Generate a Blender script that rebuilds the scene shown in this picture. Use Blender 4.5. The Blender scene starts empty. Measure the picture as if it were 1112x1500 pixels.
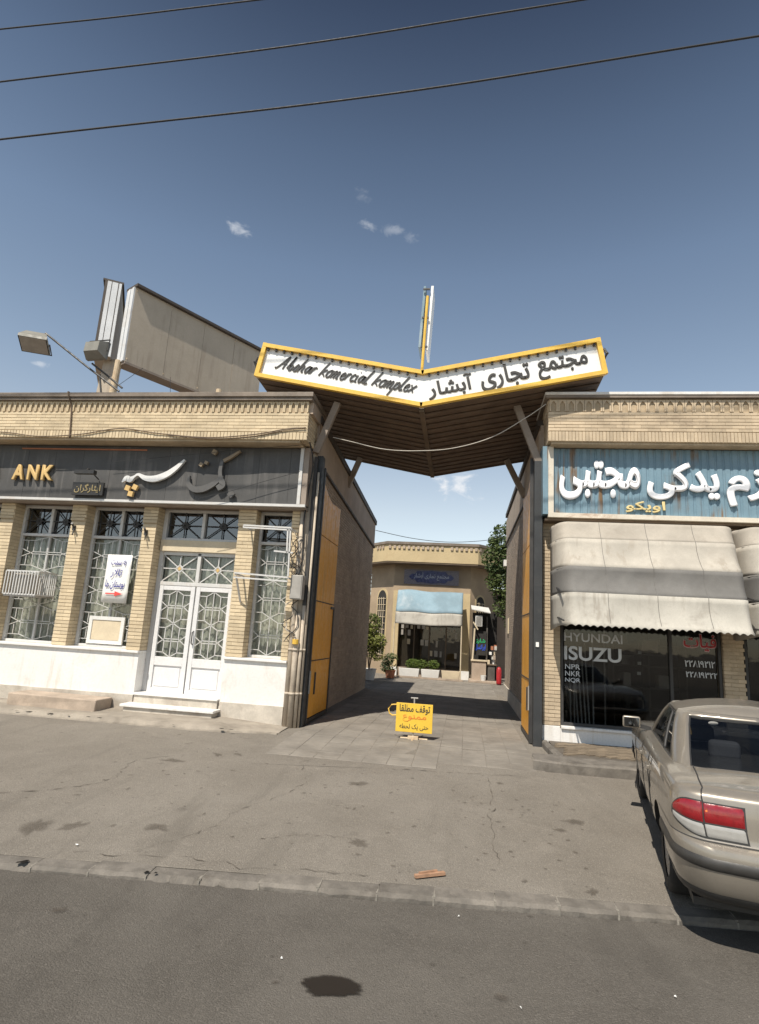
import bpy, bmesh, math, random
from mathutils import Vector, Matrix, noise
R = math.radians
rnd = random.Random(7)
scn = bpy.context.scene
COL = scn.collection

# ------------------------------------------------------------------ camera
PITCH, YAW, ROLL = R(11.6), R(8.7), R(3.41)
fwd = Vector((-math.sin(YAW)*math.cos(PITCH), math.cos(YAW)*math.cos(PITCH), math.sin(PITCH)))
r0 = Vector((math.cos(YAW), math.sin(YAW), 0)); u0 = r0.cross(fwd)
rt = math.cos(ROLL)*r0 + math.sin(ROLL)*u0
up = -math.sin(ROLL)*r0 + math.cos(ROLL)*u0
cam = bpy.data.cameras.new('camera'); camo = bpy.data.objects.new('camera', cam); COL.objects.link(camo)
camo.matrix_world = Matrix(((rt.x, up.x, -fwd.x, 0), (rt.y, up.y, -fwd.y, 0), (rt.z, up.z, -fwd.z, 1.7), (0, 0, 0, 1)))
cam.sensor_fit = 'VERTICAL'; cam.sensor_height = 36; cam.lens = 36*860/1500
cam.clip_start = 0.05; cam.clip_end = 3000
scn.camera = camo

# ------------------------------------------------------------------ light
SUN = Vector((-0.23, -0.65, 1.0)).normalized()
EL = math.asin(SUN.z); AZ = math.atan2(SUN.x, SUN.y)
sun = bpy.data.lights.new('sun', 'SUN'); sun.energy = 4.2; sun.angle = R(0.53); sun.color = (1.0, 0.93, 0.82)
suno = bpy.data.objects.new('sun', sun); COL.objects.link(suno)
suno.rotation_euler = (-SUN).to_track_quat('-Z', 'Y').to_euler(); suno.location = (-6, -18, 30)
world = bpy.data.worlds.new('World'); scn.world = world; world.use_nodes = True
wn, wl = world.node_tree.nodes, world.node_tree.links
wn.clear()
wout = wn.new('ShaderNodeOutputWorld'); wbg = wn.new('ShaderNodeBackground')
sky = wn.new('ShaderNodeTexSky'); sky.sky_type = 'NISHITA'; sky.sun_disc = False
sky.sun_elevation = EL; sky.sun_rotation = AZ % (2*math.pi)
sky.altitude = 1500; sky.air_density = 1.0; sky.dust_density = 1.2; sky.ozone_density = 1.6
wbg.inputs['Strength'].default_value = 0.15
# thin summer clouds: soft noise patches round a few fixed directions of the sky
CLOUDS = [((-0.3554, 0.7324, 0.5807), 0.034, 0.50), ((-0.1621, 0.7766, 0.6087), 0.022, 0.30), ((-0.1262, 0.7863, 0.6049), 0.026, 0.24), ((-0.1783, 0.7496, 0.6375), 0.034, 0.14),
          ((-0.1004, 0.7961, 0.5968), 0.022, 0.2), ((-0.0182, 0.9682, 0.2496), 0.075, 0.9), ((-0.614, 0.7072, 0.3505), 0.020, 0.42)]
tc = wn.new('ShaderNodeTexCoord')
nz = wn.new('ShaderNodeTexNoise'); nz.inputs['Scale'].default_value = 26; nz.inputs['Detail'].default_value = 8; nz.inputs['Roughness'].default_value = 0.62; nz.inputs['Distortion'].default_value = 0.5
mpn = wn.new('ShaderNodeMapping'); mpn.inputs['Scale'].default_value = (1, 1, 1.7); wl.new(tc.outputs['Generated'], mpn.inputs['Vector'])
wl.new(mpn.outputs[0], nz.inputs['Vector'])
acc = None
for d, rad, amt in CLOUDS:
    dv = Vector(d).normalized()
    sub = wn.new('ShaderNodeVectorMath'); sub.operation = 'SUBTRACT'; sub.inputs[1].default_value = dv; wl.new(tc.outputs['Generated'], sub.inputs[0])
    sc_ = wn.new('ShaderNodeVectorMath'); sc_.operation = 'MULTIPLY'; sc_.inputs[1].default_value = (1, 1, 2.1); wl.new(sub.outputs[0], sc_.inputs[0])
    ln = wn.new('ShaderNodeVectorMath'); ln.operation = 'LENGTH'; wl.new(sc_.outputs[0], ln.inputs[0])
    mr = wn.new('ShaderNodeMapRange'); mr.inputs['From Min'].default_value = rad*1.25; mr.inputs['From Max'].default_value = 0; mr.inputs['To Min'].default_value = -0.32; mr.inputs['To Max'].default_value = 0.12
    wl.new(ln.outputs['Value'], mr.inputs['Value'])
    ad = wn.new('ShaderNodeMath'); ad.operation = 'ADD'; wl.new(mr.outputs[0], ad.inputs[0]); wl.new(nz.outputs[0], ad.inputs[1])
    m2 = wn.new('ShaderNodeMapRange'); m2.interpolation_type = 'SMOOTHSTEP'; m2.inputs['From Min'].default_value = 0.42; m2.inputs['From Max'].default_value = 0.68; m2.inputs['To Max'].default_value = amt
    wl.new(ad.outputs[0], m2.inputs['Value'])
    if acc is None: acc = m2.outputs[0]
    else:
        mx = wn.new('ShaderNodeMath'); mx.operation = 'MAXIMUM'; wl.new(acc, mx.inputs[0]); wl.new(m2.outputs[0], mx.inputs[1]); acc = mx.outputs[0]
cm = wn.new('ShaderNodeMix'); cm.data_type = 'RGBA'; cm.inputs['B'].default_value = (4.3, 4.4, 4.55, 1)
hs = wn.new('ShaderNodeHueSaturation'); hs.inputs['Saturation'].default_value = 0.72
wl.new(sky.outputs[0], hs.inputs['Color'])
# hazy bright horizon deepening steadily towards the zenith
sxyz = wn.new('ShaderNodeSeparateXYZ'); wl.new(tc.outputs['Generated'], sxyz.inputs[0])
ramp = wn.new('ShaderNodeValToRGB'); wl.new(sxyz.outputs['Z'], ramp.inputs[0])
els = [(0.0, (.92, .84, .72)), (0.20, (.96, .88, .74)), (0.38, (.78, .81, .76)), (0.55, (.63, .70, .71)), (0.68, (.42, .485, .52)), (0.80, (.195, .232, .275)), (1.0, (.19, .23, .27))]
while len(ramp.color_ramp.elements) < len(els): ramp.color_ramp.elements.new(0.5)
for e_, (p_, v_) in zip(ramp.color_ramp.elements, els): e_.position = p_; e_.color = (*v_, 1)
mulr = wn.new('ShaderNodeMix'); mulr.data_type = 'RGBA'; mulr.blend_type = 'MULTIPLY'; mulr.inputs['Factor'].default_value = 1.0
wl.new(hs.outputs[0], mulr.inputs['A']); wl.new(ramp.outputs[0], mulr.inputs['B'])
wl.new(acc, cm.inputs['Factor']); wl.new(mulr.outputs['Result'], cm.inputs['A']); wl.new(cm.outputs['Result'], wbg.inputs['Color'])
wl.new(wbg.outputs[0], wout.inputs['Surface'])
vs = scn.view_settings; vs.view_transform = 'Standard'; vs.look = 'None'; vs.exposure = 0.45; vs.gamma = 1.0; vs.use_curve_mapping = False
scn.render.engine = 'CYCLES'
scn.cycles.use_denoising = True; scn.cycles.max_bounces = 8

# ------------------------------------------------------------------ materials
def nodes(m): return m.node_tree.nodes, m.node_tree.links
def new_mat(name):
    m = bpy.data.materials.new(name); m.use_nodes = True
    n, l = nodes(m); b = n['Principled BSDF']
    return m, n, l, b
def tex(n, l, kind, scale, detail=4, rough=0.6, vec=None, mapscale=None, dist=0):
    pos = vec
    if pos is None:
        g = n.new('ShaderNodeNewGeometry'); pos = g.outputs['Position']
    if mapscale:
        mp = n.new('ShaderNodeMapping'); mp.inputs['Scale'].default_value = mapscale; l.new(pos, mp.inputs['Vector']); pos = mp.outputs[0]
    if kind == 'noise':
        t = n.new('ShaderNodeTexNoise'); t.inputs['Scale'].default_value = scale; t.inputs['Detail'].default_value = detail; t.inputs['Roughness'].default_value = rough; t.inputs['Distortion'].default_value = dist
    else:
        t = n.new('ShaderNodeTexVoronoi'); t.inputs['Scale'].default_value = scale
    l.new(pos, t.inputs['Vector'])
    return t
def rng(n, l, src, a, b, c=0.0, d=1.0, smooth=True):
    m = n.new('ShaderNodeMapRange'); m.interpolation_type = 'SMOOTHSTEP' if smooth else 'LINEAR'
    m.inputs['From Min'].default_value = a; m.inputs['From Max'].default_value = b; m.inputs['To Min'].default_value = c; m.inputs['To Max'].default_value = d
    l.new(src, m.inputs['Value']); return m.outputs[0]
def mixc(n, l, fac, A, B, mode='MIX'):
    m = n.new('ShaderNodeMix'); m.data_type = 'RGBA'; m.blend_type = mode
    if isinstance(fac, (int, float)): m.inputs['Factor'].default_value = fac
    else: l.new(fac, m.inputs['Factor'])
    for key, v in (('A', A), ('B', B)):
        if isinstance(v, tuple): m.inputs[key].default_value = (*v[:3], 1)
        else: l.new(v, m.inputs[key])
    return m.outputs['Result']
def bump(n, l, b, src, strength, dist=0.01):
    bp = n.new('ShaderNodeBump'); bp.inputs['Strength'].default_value = strength; bp.inputs['Distance'].default_value = dist
    l.new(src, bp.inputs['Height']); l.new(bp.outputs[0], b.inputs['Normal'])
MATS = {}
def M(name, col, rough=0.7, var=0.18, scale=3.0, fine=40, bstr=0.25, metal=0.0, dirt=None, dirt_amt=0.4, dirt_scale=1.2, streak=None, streak_amt=0.5, attr=False, objrnd=0.0, coat=0.0, spec=0.5):
    """Procedural surface: two-scale colour noise, optional dirt blotches, vertical streaks, per-piece variation."""
    if name in MATS: return MATS[name]
    m, n, l, b = new_mat(name)
    b.inputs['Roughness'].default_value = rough; b.inputs['Metallic'].default_value = metal
    b.inputs['Specular IOR Level'].default_value = spec
    if coat: b.inputs['Coat Weight'].default_value = coat; b.inputs['Coat Roughness'].default_value = 0.06
    c0 = tuple(max(0, c*(1-var)) for c in col); c1 = tuple(min(1, c*(1+var)) for c in col)
    t = tex(n, l, 'noise', scale, 6, 0.65)
    out = mixc(n, l, rng(n, l, t.outputs[0], 0.3, 0.7), c0, c1)
    tf = tex(n, l, 'noise', fine, 3, 0.7)
    out = mixc(n, l, rng(n, l, tf.outputs[0], 0.35, 0.75, 0, 0.35), out, tuple(c*0.72 for c in col))
    if attr:
        a = n.new('ShaderNodeAttribute'); a.attribute_name = 'rnd'
        out = mixc(n, l, rng(n, l, a.outputs['Fac'], 0, 1, 0, 1, False), mixc(n, l, 0.22, out, (0.05, 0.035, 0.02), 'MIX'), out)
    if objrnd:
        oi = n.new('ShaderNodeObjectInfo')
        out = mixc(n, l, rng(n, l, oi.outputs['Random'], 0, 1, 0, objrnd, False), out, tuple(c*0.45 for c in col))
    if dirt:
        td = tex(n, l, 'noise', dirt_scale, 7, 0.7, dist=0.6)
        out = mixc(n, l, rng(n, l, td.outputs[0], 0.5, 0.72, 0, dirt_amt), out, dirt)
    if streak:
        ts = tex(n, l, 'noise', 1.0, 5, 0.6, mapscale=(9, 9, 0.55))
        tm = tex(n, l, 'noise', 1.3, 3, 0.5)
        mm = n.new('ShaderNodeMath'); mm.operation = 'MULTIPLY'
        l.new(rng(n, l, ts.outputs[0], 0.50, 0.64), mm.inputs[0]); l.new(rng(n, l, tm.outputs[0], 0.40, 0.60, 0, min(1, streak_amt)), mm.inputs[1])
        out = mixc(n, l, mm.outputs[0], out, streak)
    l.new(out, b.inputs['Base Color'])
    if bstr: bump(n, l, b, tf.outputs[0], bstr, 0.006)
    rr = tex(n, l, 'noise', 12, 3, 0.6)
    l.new(rng(n, l, rr.outputs[0], 0.3, 0.7, max(0.02, rough-0.1), min(1, rough+0.1)), b.inputs['Roughness'])
    MATS[name] = m
    return m
def glass_mat(name, tint=(0.5, 0.55, 0.55), refl=1.5):
    m = bpy.data.materials.new(name); m.use_nodes = True
    n, l = nodes(m); n.clear()
    o = n.new('ShaderNodeOutputMaterial'); t = n.new('ShaderNodeBsdfTransparent'); t.inputs[0].default_value = (*tint, 1)
    g = n.new('ShaderNodeBsdfGlossy'); g.inputs['Roughness'].default_value = 0.02
    gm = n.new('ShaderNodeNewGeometry'); dt = n.new('ShaderNodeVectorMath'); dt.operation = 'DOT_PRODUCT'; l.new(gm.outputs['Incoming'], dt.inputs[0]); l.new(gm.outputs['Normal'], dt.inputs[1])
    ab = n.new('ShaderNodeMath'); ab.operation = 'ABSOLUTE'; l.new(dt.outputs['Value'], ab.inputs[0])
    om = n.new('ShaderNodeMath'); om.operation = 'SUBTRACT'; om.inputs[0].default_value = 1.0; l.new(ab.outputs[0], om.inputs[1])
    pw_ = n.new('ShaderNodeMath'); pw_.operation = 'POWER'; l.new(om.outputs[0], pw_.inputs[0]); pw_.inputs[1].default_value = 5.0
    F0 = ((refl-1)/(refl+1))**2
    f = n.new('ShaderNodeMath'); f.operation = 'MULTIPLY_ADD'; l.new(pw_.outputs[0], f.inputs[0]); f.inputs[1].default_value = 1-F0; f.inputs[2].default_value = F0
    nz_ = tex(n, l, 'noise', 2.2, 2, 0.5); bp = n.new('ShaderNodeBump'); bp.inputs['Strength'].default_value = 0.04; bp.inputs['Distance'].default_value = 0.05
    l.new(nz_.outputs[0], bp.inputs['Height']); l.new(bp.outputs[0], g.inputs['Normal'])
    x = n.new('ShaderNodeMixShader'); l.new(f.outputs[0], x.inputs[0]); l.new(t.outputs[0], x.inputs[1]); l.new(g.outputs[0], x.inputs[2])
    l.new(x.outputs[0], o.inputs['Surface']); MATS[name] = m
    return m
def ground_mat(name, col, dark, light, spots, rough=0.9, spot_col=(0.05, 0.043, 0.036), grain=1.0):
    m, n, l, b = new_mat(name)
    b.inputs['Roughness'].default_value = rough; b.inputs['Specular IOR Level'].default_value = 0.2
    a = tex(n, l, 'noise', 0.55, 7, 0.62, dist=0.4)
    out = mixc(n, l, rng(n, l, a.outputs[0], 0.3, 0.68), dark, light)
    f = tex(n, l, 'noise', 5.5, 8, 0.7, dist=0.3)
    out = mixc(n, l, rng(n, l, f.outputs[0], 0.36, 0.66, 0.0, 0.55), out, col)
    # worn blotches: dust lying in shallow dips, old repairs
    w1 = tex(n, l, 'noise', 1.7, 9, 0.72, dist=1.2)
    out = mixc(n, l, rng(n, l, w1.outputs[0], 0.52, 0.66, 0, 0.5), out, tuple(min(1, c*1.22) for c in col))
    w2 = tex(n, l, 'noise', 3.1, 9, 0.75, dist=0.9)
    out = mixc(n, l, rng(n, l, w2.outputs[0], 0.55, 0.70, 0, 0.55), out, tuple(c*0.66 for c in col))
    # aggregate
    v = n.new('ShaderNodeTexVoronoi'); v.inputs['Scale'].default_value = 95; g0 = n.new('ShaderNodeNewGeometry'); l.new(g0.outputs['Position'], v.inputs['Vector'])
    out = mixc(n, l, rng(n, l, v.outputs['Color'], 0.55, 1.0, 0, 0.55*grain, False), out, tuple(min(1, c*1.55) for c in col))
    g = tex(n, l, 'noise', 150, 3, 0.85)
    out = mixc(n, l, rng(n, l, g.outputs[0], 0.45, 0.66, 0, 0.6*grain), out, tuple(c*0.45 for c in col))
    st = tex(n, l, 'noise', 1.0, 6, 0.65, mapscale=(1.9, 0.30, 1), dist=0.4)
    out = mixc(n, l, rng(n, l, st.outputs[0], 0.52, 0.70, 0, 0.45), out, tuple(c*0.68 for c in col))
    for sc, thr, amt in spots:
        v2 = tex(n, l, 'vor', sc); w = tex(n, l, 'noise', sc*3, 4, 0.7)
        s = n.new('ShaderNodeMath'); s.operation = 'MULTIPLY_ADD'; l.new(w.outputs[0], s.inputs[0]); s.inputs[1].default_value = 0.3; l.new(v2.outputs['Distance'], s.inputs[2])
        wn2 = tex(n, l, 'noise', sc*0.35, 3, 0.5)
        mk = n.new('ShaderNodeMath'); mk.operation = 'MULTIPLY'; l.new(rng(n, l, s.outputs[0], thr+0.04, thr-0.06), mk.inputs[0]); l.new(rng(n, l, wn2.outputs[0], 0.46, 0.6, 0, amt), mk.inputs[1])
        out = mixc(n, l, mk.outputs[0], out, spot_col)
    l.new(out, b.inputs['Base Color'])
    h = n.new('ShaderNodeMath'); h.operation = 'MULTIPLY_ADD'; l.new(f.outputs[0], h.inputs[0]); h.inputs[1].default_value = 2.0; l.new(g.outputs[0], h.inputs[2])
    h2 = n.new('ShaderNodeMath'); h2.operation = 'MULTIPLY_ADD'; l.new(v.outputs['Distance'], h2.inputs[0]); h2.inputs[1].default_value = -0.8; l.new(h.outputs[0], h2.inputs[2])
    bump(n, l, b, h2.outputs[0], 0.6, 0.012)
    MATS[name] = m
    return m

ground_mat('m_forecourt', (0.226, 0.203, 0.173), (0.188, 0.167, 0.141), (0.262, 0.237, 0.204), [(1.6, 0.24, 0.45), (3.4, 0.24, 0.5), (8, 0.25, 0.5)])
ground_mat('m_road', (0.128, 0.116, 0.101), (0.099, 0.089, 0.077), (0.158, 0.144, 0.126), [(2.1, 0.24, 0.5), (5, 0.24, 0.5), (11, 0.25, 0.5)])
ground_mat('m_ground', (0.20, 0.175, 0.145), (0.16, 0.14, 0.115), (0.24, 0.21, 0.175), [(3, 0.2, 0.3)])
M('m_kerb', (0.175, 0.157, 0.135), 0.9, 0.3, 6, 60, 0.7, dirt=(0.08, 0.068, 0.055), dirt_amt=0.7, dirt_scale=2.5, objrnd=0.25)
M('m_paver', (0.236, 0.212, 0.181), 0.9, 0.2, 1.6, 90, 0.45, dirt=(0.14, 0.122, 0.10), dirt_amt=0.6, dirt_scale=1.3, objrnd=0.10)
M('m_joint', (0.11, 0.094, 0.076), 0.95, 0.2)
M('m_stain', (0.030, 0.024, 0.019), 0.55, 0.4, 9, 60, 0.2)
M('m_stain2', (0.115, 0.095, 0.075), 0.85, 0.3, 9, 60, 0.2)
M('m_crack', (0.105, 0.09, 0.072), 0.95, 0.3)
M('m_hole', (0.015, 0.013, 0.011), 0.95, 0.3)
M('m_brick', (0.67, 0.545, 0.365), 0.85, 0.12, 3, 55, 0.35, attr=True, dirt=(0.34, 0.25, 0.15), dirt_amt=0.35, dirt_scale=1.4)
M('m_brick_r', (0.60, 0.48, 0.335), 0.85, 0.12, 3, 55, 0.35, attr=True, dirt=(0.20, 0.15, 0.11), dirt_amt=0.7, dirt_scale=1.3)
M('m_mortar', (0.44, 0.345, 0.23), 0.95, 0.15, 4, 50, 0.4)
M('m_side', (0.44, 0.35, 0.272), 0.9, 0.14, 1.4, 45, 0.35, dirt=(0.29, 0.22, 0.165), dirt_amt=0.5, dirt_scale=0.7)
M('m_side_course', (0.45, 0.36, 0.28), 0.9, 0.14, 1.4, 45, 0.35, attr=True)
M('m_brown', (0.17, 0.125, 0.085), 0.8, 0.2, 3, 40, 0.2)
M('m_cap', (0.21, 0.17, 0.135), 0.7, 0.25, 2, 40, 0.2, dirt=(0.09, 0.07, 0.055), dirt_amt=0.5)
M('m_white_wall', (0.76, 0.74, 0.71), 0.75, 0.04, 1.5, 30, 0.15, dirt=(0.50, 0.43, 0.35), dirt_amt=0.42, dirt_scale=1.7, streak=(0.52, 0.46, 0.38), streak_amt=0.4)
M('m_plinth', (0.52, 0.47, 0.40), 0.85, 0.2, 2.4, 40, 0.4, dirt=(0.26, 0.21, 0.165), dirt_amt=0.6, dirt_scale=1.4)
M('m_stone', (0.40, 0.32, 0.25), 0.85, 0.2, 3, 40, 0.5, dirt=(0.24, 0.19, 0.15), dirt_amt=0.6)
M('m_white', (0.70, 0.69, 0.66), 0.45, 0.04, 4, 40, 0.05, dirt=(0.55, 0.49, 0.42), dirt_amt=0.25, dirt_scale=3)
M('m_white_metal', (0.60, 0.59, 0.57), 0.5, 0.06, 5, 40, 0.05, dirt=(0.42, 0.30, 0.2), dirt_amt=0.3, dirt_scale=5)
M('m_door', (0.70, 0.69, 0.685), 0.4, 0.03, 3, 30, 0.03)
M('m_panel_dark', (0.092, 0.090, 0.088), 0.55, 0.12, 1.2, 30, 0.05, objrnd=0.18, spec=0.2, streak=(0.19, 0.18, 0.17), streak_amt=0.4)
M('m_dark_letter', (0.10, 0.096, 0.092), 0.5, 0.1)
M('m_gold', (0.62, 0.42, 0.17), 0.45, 0.1, 6, 40, 0.05)
M('m_silver', (0.72, 0.71, 0.69), 0.35, 0.06, 6, 40, 0.03)
M('m_black_plate', (0.028, 0.026, 0.024), 0.45, 0.15)
M('m_gold_text', (0.30, 0.24, 0.12), 0.5, 0.1)
M('m_dark_metal', (0.045, 0.043, 0.042), 0.55, 0.2, 6, 40, 0.1, dirt=(0.10, 0.07, 0.045), dirt_amt=0.3)
M('m_post', (0.036, 0.038, 0.040), 0.55, 0.15, 4, 40, 0.1, dirt=(0.10, 0.09, 0.08), dirt_amt=0.4, dirt_scale=2)
M('m_yellow_gate', (0.76, 0.355, 0.030), 0.45, 0.06, 2, 40, 0.06, dirt=(0.58, 0.29, 0.05), dirt_amt=0.35, dirt_scale=1.3, streak=(0.40, 0.2, 0.04), streak_amt=0.4)
M('m_yellow', (0.78, 0.49, 0.075), 0.45, 0.08, 3, 40, 0.05, dirt=(0.5, 0.3, 0.08), dirt_amt=0.35, dirt_scale=2.5)
M('m_sign_white', (0.84, 0.84, 0.83), 0.4, 0.03, 2, 30, 0.02, dirt=(0.66, 0.63, 0.58), dirt_amt=0.25, dirt_scale=2)
M('m_letter_black', (0.035, 0.033, 0.030), 0.55, 0.15)
M('m_soffit', (0.155, 0.105, 0.072), 0.7, 0.2, 3, 40, 0.2, objrnd=0.35, dirt=(0.28, 0.21, 0.15), dirt_amt=0.35, dirt_scale=1.5)
M('m_beam', (0.30, 0.245, 0.20), 0.7, 0.12, 2, 30, 0.1, dirt=(0.2, 0.14, 0.1), dirt_amt=0.4)
M('m_blue_sheet', (0.165, 0.262, 0.325), 0.55, 0.10, 1.6, 35, 0.08, streak=(0.17, 0.10, 0.045), streak_amt=1.4, dirt=(0.25, 0.33, 0.37), dirt_amt=0.4, dirt_scale=1.3)
M('m_frame_cream', (0.66, 0.60, 0.50), 0.6, 0.1, 3, 40, 0.1, dirt=(0.28, 0.13, 0.06), dirt_amt=0.75, dirt_scale=1.6)
M('m_letter_white', (0.86, 0.86, 0.88), 0.45, 0.03, 3, 30, 0.0)
M('m_letter_cream', (0.72, 0.58, 0.28), 0.5, 0.06)
M('m_canvas', (0.40, 0.36, 0.305), 0.92, 0.14, 1.6, 60, 0.15, dirt=(0.27, 0.235, 0.195), dirt_amt=0.6, dirt_scale=1.5)
M('m_canvas_grey', (0.165, 0.158, 0.148), 0.9, 0.12, 1.3, 60, 0.15, dirt=(0.15, 0.14, 0.125), dirt_amt=0.5, dirt_scale=1.5)
M('m_canvas_cream', (0.435, 0.41, 0.36), 0.9, 0.10, 1.4, 60, 0.15, dirt=(0.27, 0.245, 0.21), dirt_amt=0.75, dirt_scale=1.9, streak=(0.27, 0.24, 0.2), streak_amt=0.6)
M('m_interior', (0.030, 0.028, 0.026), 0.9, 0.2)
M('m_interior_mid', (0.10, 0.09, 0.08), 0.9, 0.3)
M('m_curtain', (0.50, 0.485, 0.445), 0.95, 0.2, 2, 40, 0.1)
M('m_red', (0.42, 0.02, 0.025), 0.5, 0.1)
M('m_num_white', (0.62, 0.64, 0.66), 0.5, 0.03)
M('m_grey_box', (0.36, 0.34, 0.31), 0.55, 0.12, 5, 40, 0.08, dirt=(0.2, 0.17, 0.14), dirt_amt=0.4)
M('m_pipe', (0.50, 0.425, 0.335), 0.7, 0.15, 3, 40, 0.15, dirt=(0.22, 0.17, 0.13), dirt_amt=0.6, dirt_scale=2.5)
M('m_flood', (0.22, 0.212, 0.185), 0.6, 0.12, 5, 40, 0.1, dirt=(0.20, 0.17, 0.13), dirt_amt=0.4)
M('m_bill', (0.45, 0.385, 0.305), 0.7, 0.08, 0.8, 40, 0.05, dirt=(0.36, 0.30, 0.23), dirt_amt=0.5, streak=(0.32, 0.26, 0.20), streak_amt=0.5)
M('m_bill_edge', (0.66, 0.67, 0.68), 0.5, 0.08, 2, 40, 0.08, dirt=(0.42, 0.34, 0.25), dirt_amt=0.5)
M('m_bill_dark', (0.075, 0.06, 0.05), 0.7, 0.15)
M('m_rust_post', (0.58, 0.46, 0.31), 0.65, 0.15, 4, 40, 0.1, dirt=(0.3, 0.15, 0.06), dirt_amt=0.6, dirt_scale=2)
M('m_wire', (0.022, 0.022, 0.024), 0.6, 0.1, bstr=0)
M('m_wire_light', (0.50, 0.46, 0.40), 0.6, 0.1, bstr=0)
M('m_wire_brown', (0.13, 0.09, 0.06), 0.7, 0.1, bstr=0)
M('m_paper', (0.82, 0.81, 0.78), 0.85, 0.03, 3, 30, 0.05, dirt=(0.72, 0.72, 0.58), dirt_amt=0.4, dirt_scale=4)
M('m_ink_blue', (0.045, 0.05, 0.30), 0.8, 0.1)
M('m_ink_red', (0.72, 0.08, 0.07), 0.8, 0.1)
M('m_sign_yellow', (0.76, 0.49, 0.05), 0.5, 0.06, 5, 40, 0.05, dirt=(0.70, 0.42, 0.10), dirt_amt=0.35, dirt_scale=7)
M('m_ink_dark', (0.06, 0.05, 0.03), 0.7, 0.15)
M('m_ink_orange', (0.72, 0.20, 0.03), 0.7, 0.15)
M('m_far_brick', (0.44, 0.335, 0.225), 0.9, 0.12, 1.5, 30, 0.3, dirt=(0.32, 0.23, 0.155), dirt_amt=0.4, attr=True)
M('m_far_band', (0.56, 0.44, 0.255), 0.85, 0.08, 1, 30, 0.2, dirt=(0.47, 0.345, 0.19), dirt_amt=0.5)
M('m_tile_blue', (0.025, 0.035, 0.13), 0.3, 0.3, 12, 40, 0.05)
M('m_tile_pale', (0.20, 0.175, 0.19), 0.4, 0.35, 16, 50, 0.05)
M('m_aw_blue', (0.235, 0.335, 0.395), 0.85, 0.16, 1.2, 40, 0.1, dirt=(0.44, 0.50, 0.53), dirt_amt=0.7, dirt_scale=0.8)
M('m_far_cream', (0.62, 0.52, 0.37), 0.85, 0.1)
M('m_neon_green', (0.03, 0.42, 0.16), 0.5, 0.3, 20, 60, 0)
M('m_neon_blue', (0.03, 0.09, 0.55), 0.5, 0.3, 20, 60, 0)
M('m_wood', (0.36, 0.21, 0.13), 0.8, 0.25, 20, 80, 0.3)
M('m_bark', (0.11, 0.08, 0.055), 0.9, 0.3, 8, 40, 0.6)
M('m_terracotta', (0.38, 0.15, 0.08), 0.8, 0.15)
def leaf_mat(name, a, b_):
    m, n, l, b = new_mat(name)
    at = n.new('ShaderNodeAttribute'); at.attribute_name = 'rnd'
    c = mixc(n, l, rng(n, l, at.outputs['Fac'], 0, 1, 0, 1, False), a, b_); l.new(c, b.inputs['Base Color'])
    b.inputs['Roughness'].default_value = 0.55
    b.inputs['Transmission Weight'].default_value = 0.0
    tr = n.new('ShaderNodeBsdfTranslucent'); l.new(c, tr.inputs['Color'])
    mx = n.new('ShaderNodeMixShader'); mx.inputs[0].default_value = 0.3
    l.new(b.outputs[0], mx.inputs[1]); l.new(tr.outputs[0], mx.inputs[2]); l.new(mx.outputs[0], n['Material Output'].inputs['Surface'])
    MATS[name] = m
leaf_mat('m_leaf', (0.030, 0.055, 0.016), (0.115, 0.150, 0.045))
leaf_mat('m_leaf2', (0.09, 0.12, 0.025), (0.26, 0.27, 0.07))
leaf_mat('m_leaf3', (0.06, 0.11, 0.015), (0.17, 0.22, 0.04))
glass_mat('m_glass', (0.84, 0.86, 0.84), 1.6)
glass_mat('m_glass_dark', (0.60, 0.61, 0.61), 1.5)
glass_mat('m_car_glass', (0.34, 0.37, 0.41), 1.7)
glass_mat('m_glass_sky', (0.25, 0.30, 0.36), 2.3)
M('m_tyre', (0.022, 0.021, 0.020), 0.85, 0.2, 8, 60, 0.3)
M('m_rim', (0.36, 0.35, 0.34), 0.35, 0.1, 5, 40, 0.05, metal=0.7)
M('m_black_plastic', (0.035, 0.034, 0.033), 0.5, 0.15, 6, 60, 0.1)
M('m_bumper_strip', (0.042, 0.039, 0.036), 0.5, 0.12, 6, 60, 0.1)
M('m_lamp_white', (0.33, 0.32, 0.30), 0.2, 0.08, 30, 60, 0.1, coat=0.6)
M('m_lamp_red', (0.24, 0.008, 0.012), 0.18, 0.15, 25, 60, 0.1, coat=0.8)
M('m_lamp_glint', (0.80, 0.17, 0.03), 0.18, 0.15, 25, 60, 0.1, coat=0.8)  # colour of the glint painted on the red tail lamp
M('m_seat', (0.20, 0.18, 0.16), 0.9, 0.15)
M('m_shelf', (0.42, 0.40, 0.37), 0.9, 0.1)
def paint_mat():
    m, n, l, b = new_mat('m_paint')
    t = tex(n, l, 'noise', 2.5, 5, 0.6); f = tex(n, l, 'noise', 60, 3, 0.7)
    c = mixc(n, l, rng(n, l, t.outputs[0], 0.3, 0.7), (0.270, 0.240, 0.200), (0.305, 0.272, 0.228))
    c = mixc(n, l, rng(n, l, f.outputs[0], 0.5, 0.8, 0, 0.3), c, (0.24, 0.205, 0.165))      # road dust
    l.new(c, b.inputs['Base Color'])
    b.inputs['Metallic'].default_value = 0.45; b.inputs['Coat Weight'].default_value = 0.9; b.inputs['Coat Roughness'].default_value = 0.05
    l.new(rng(n, l, f.outputs[0], 0.3, 0.8, 0.34, 0.5), b.inputs['Roughness'])
    MATS['m_paint'] = m
paint_mat()

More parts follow.
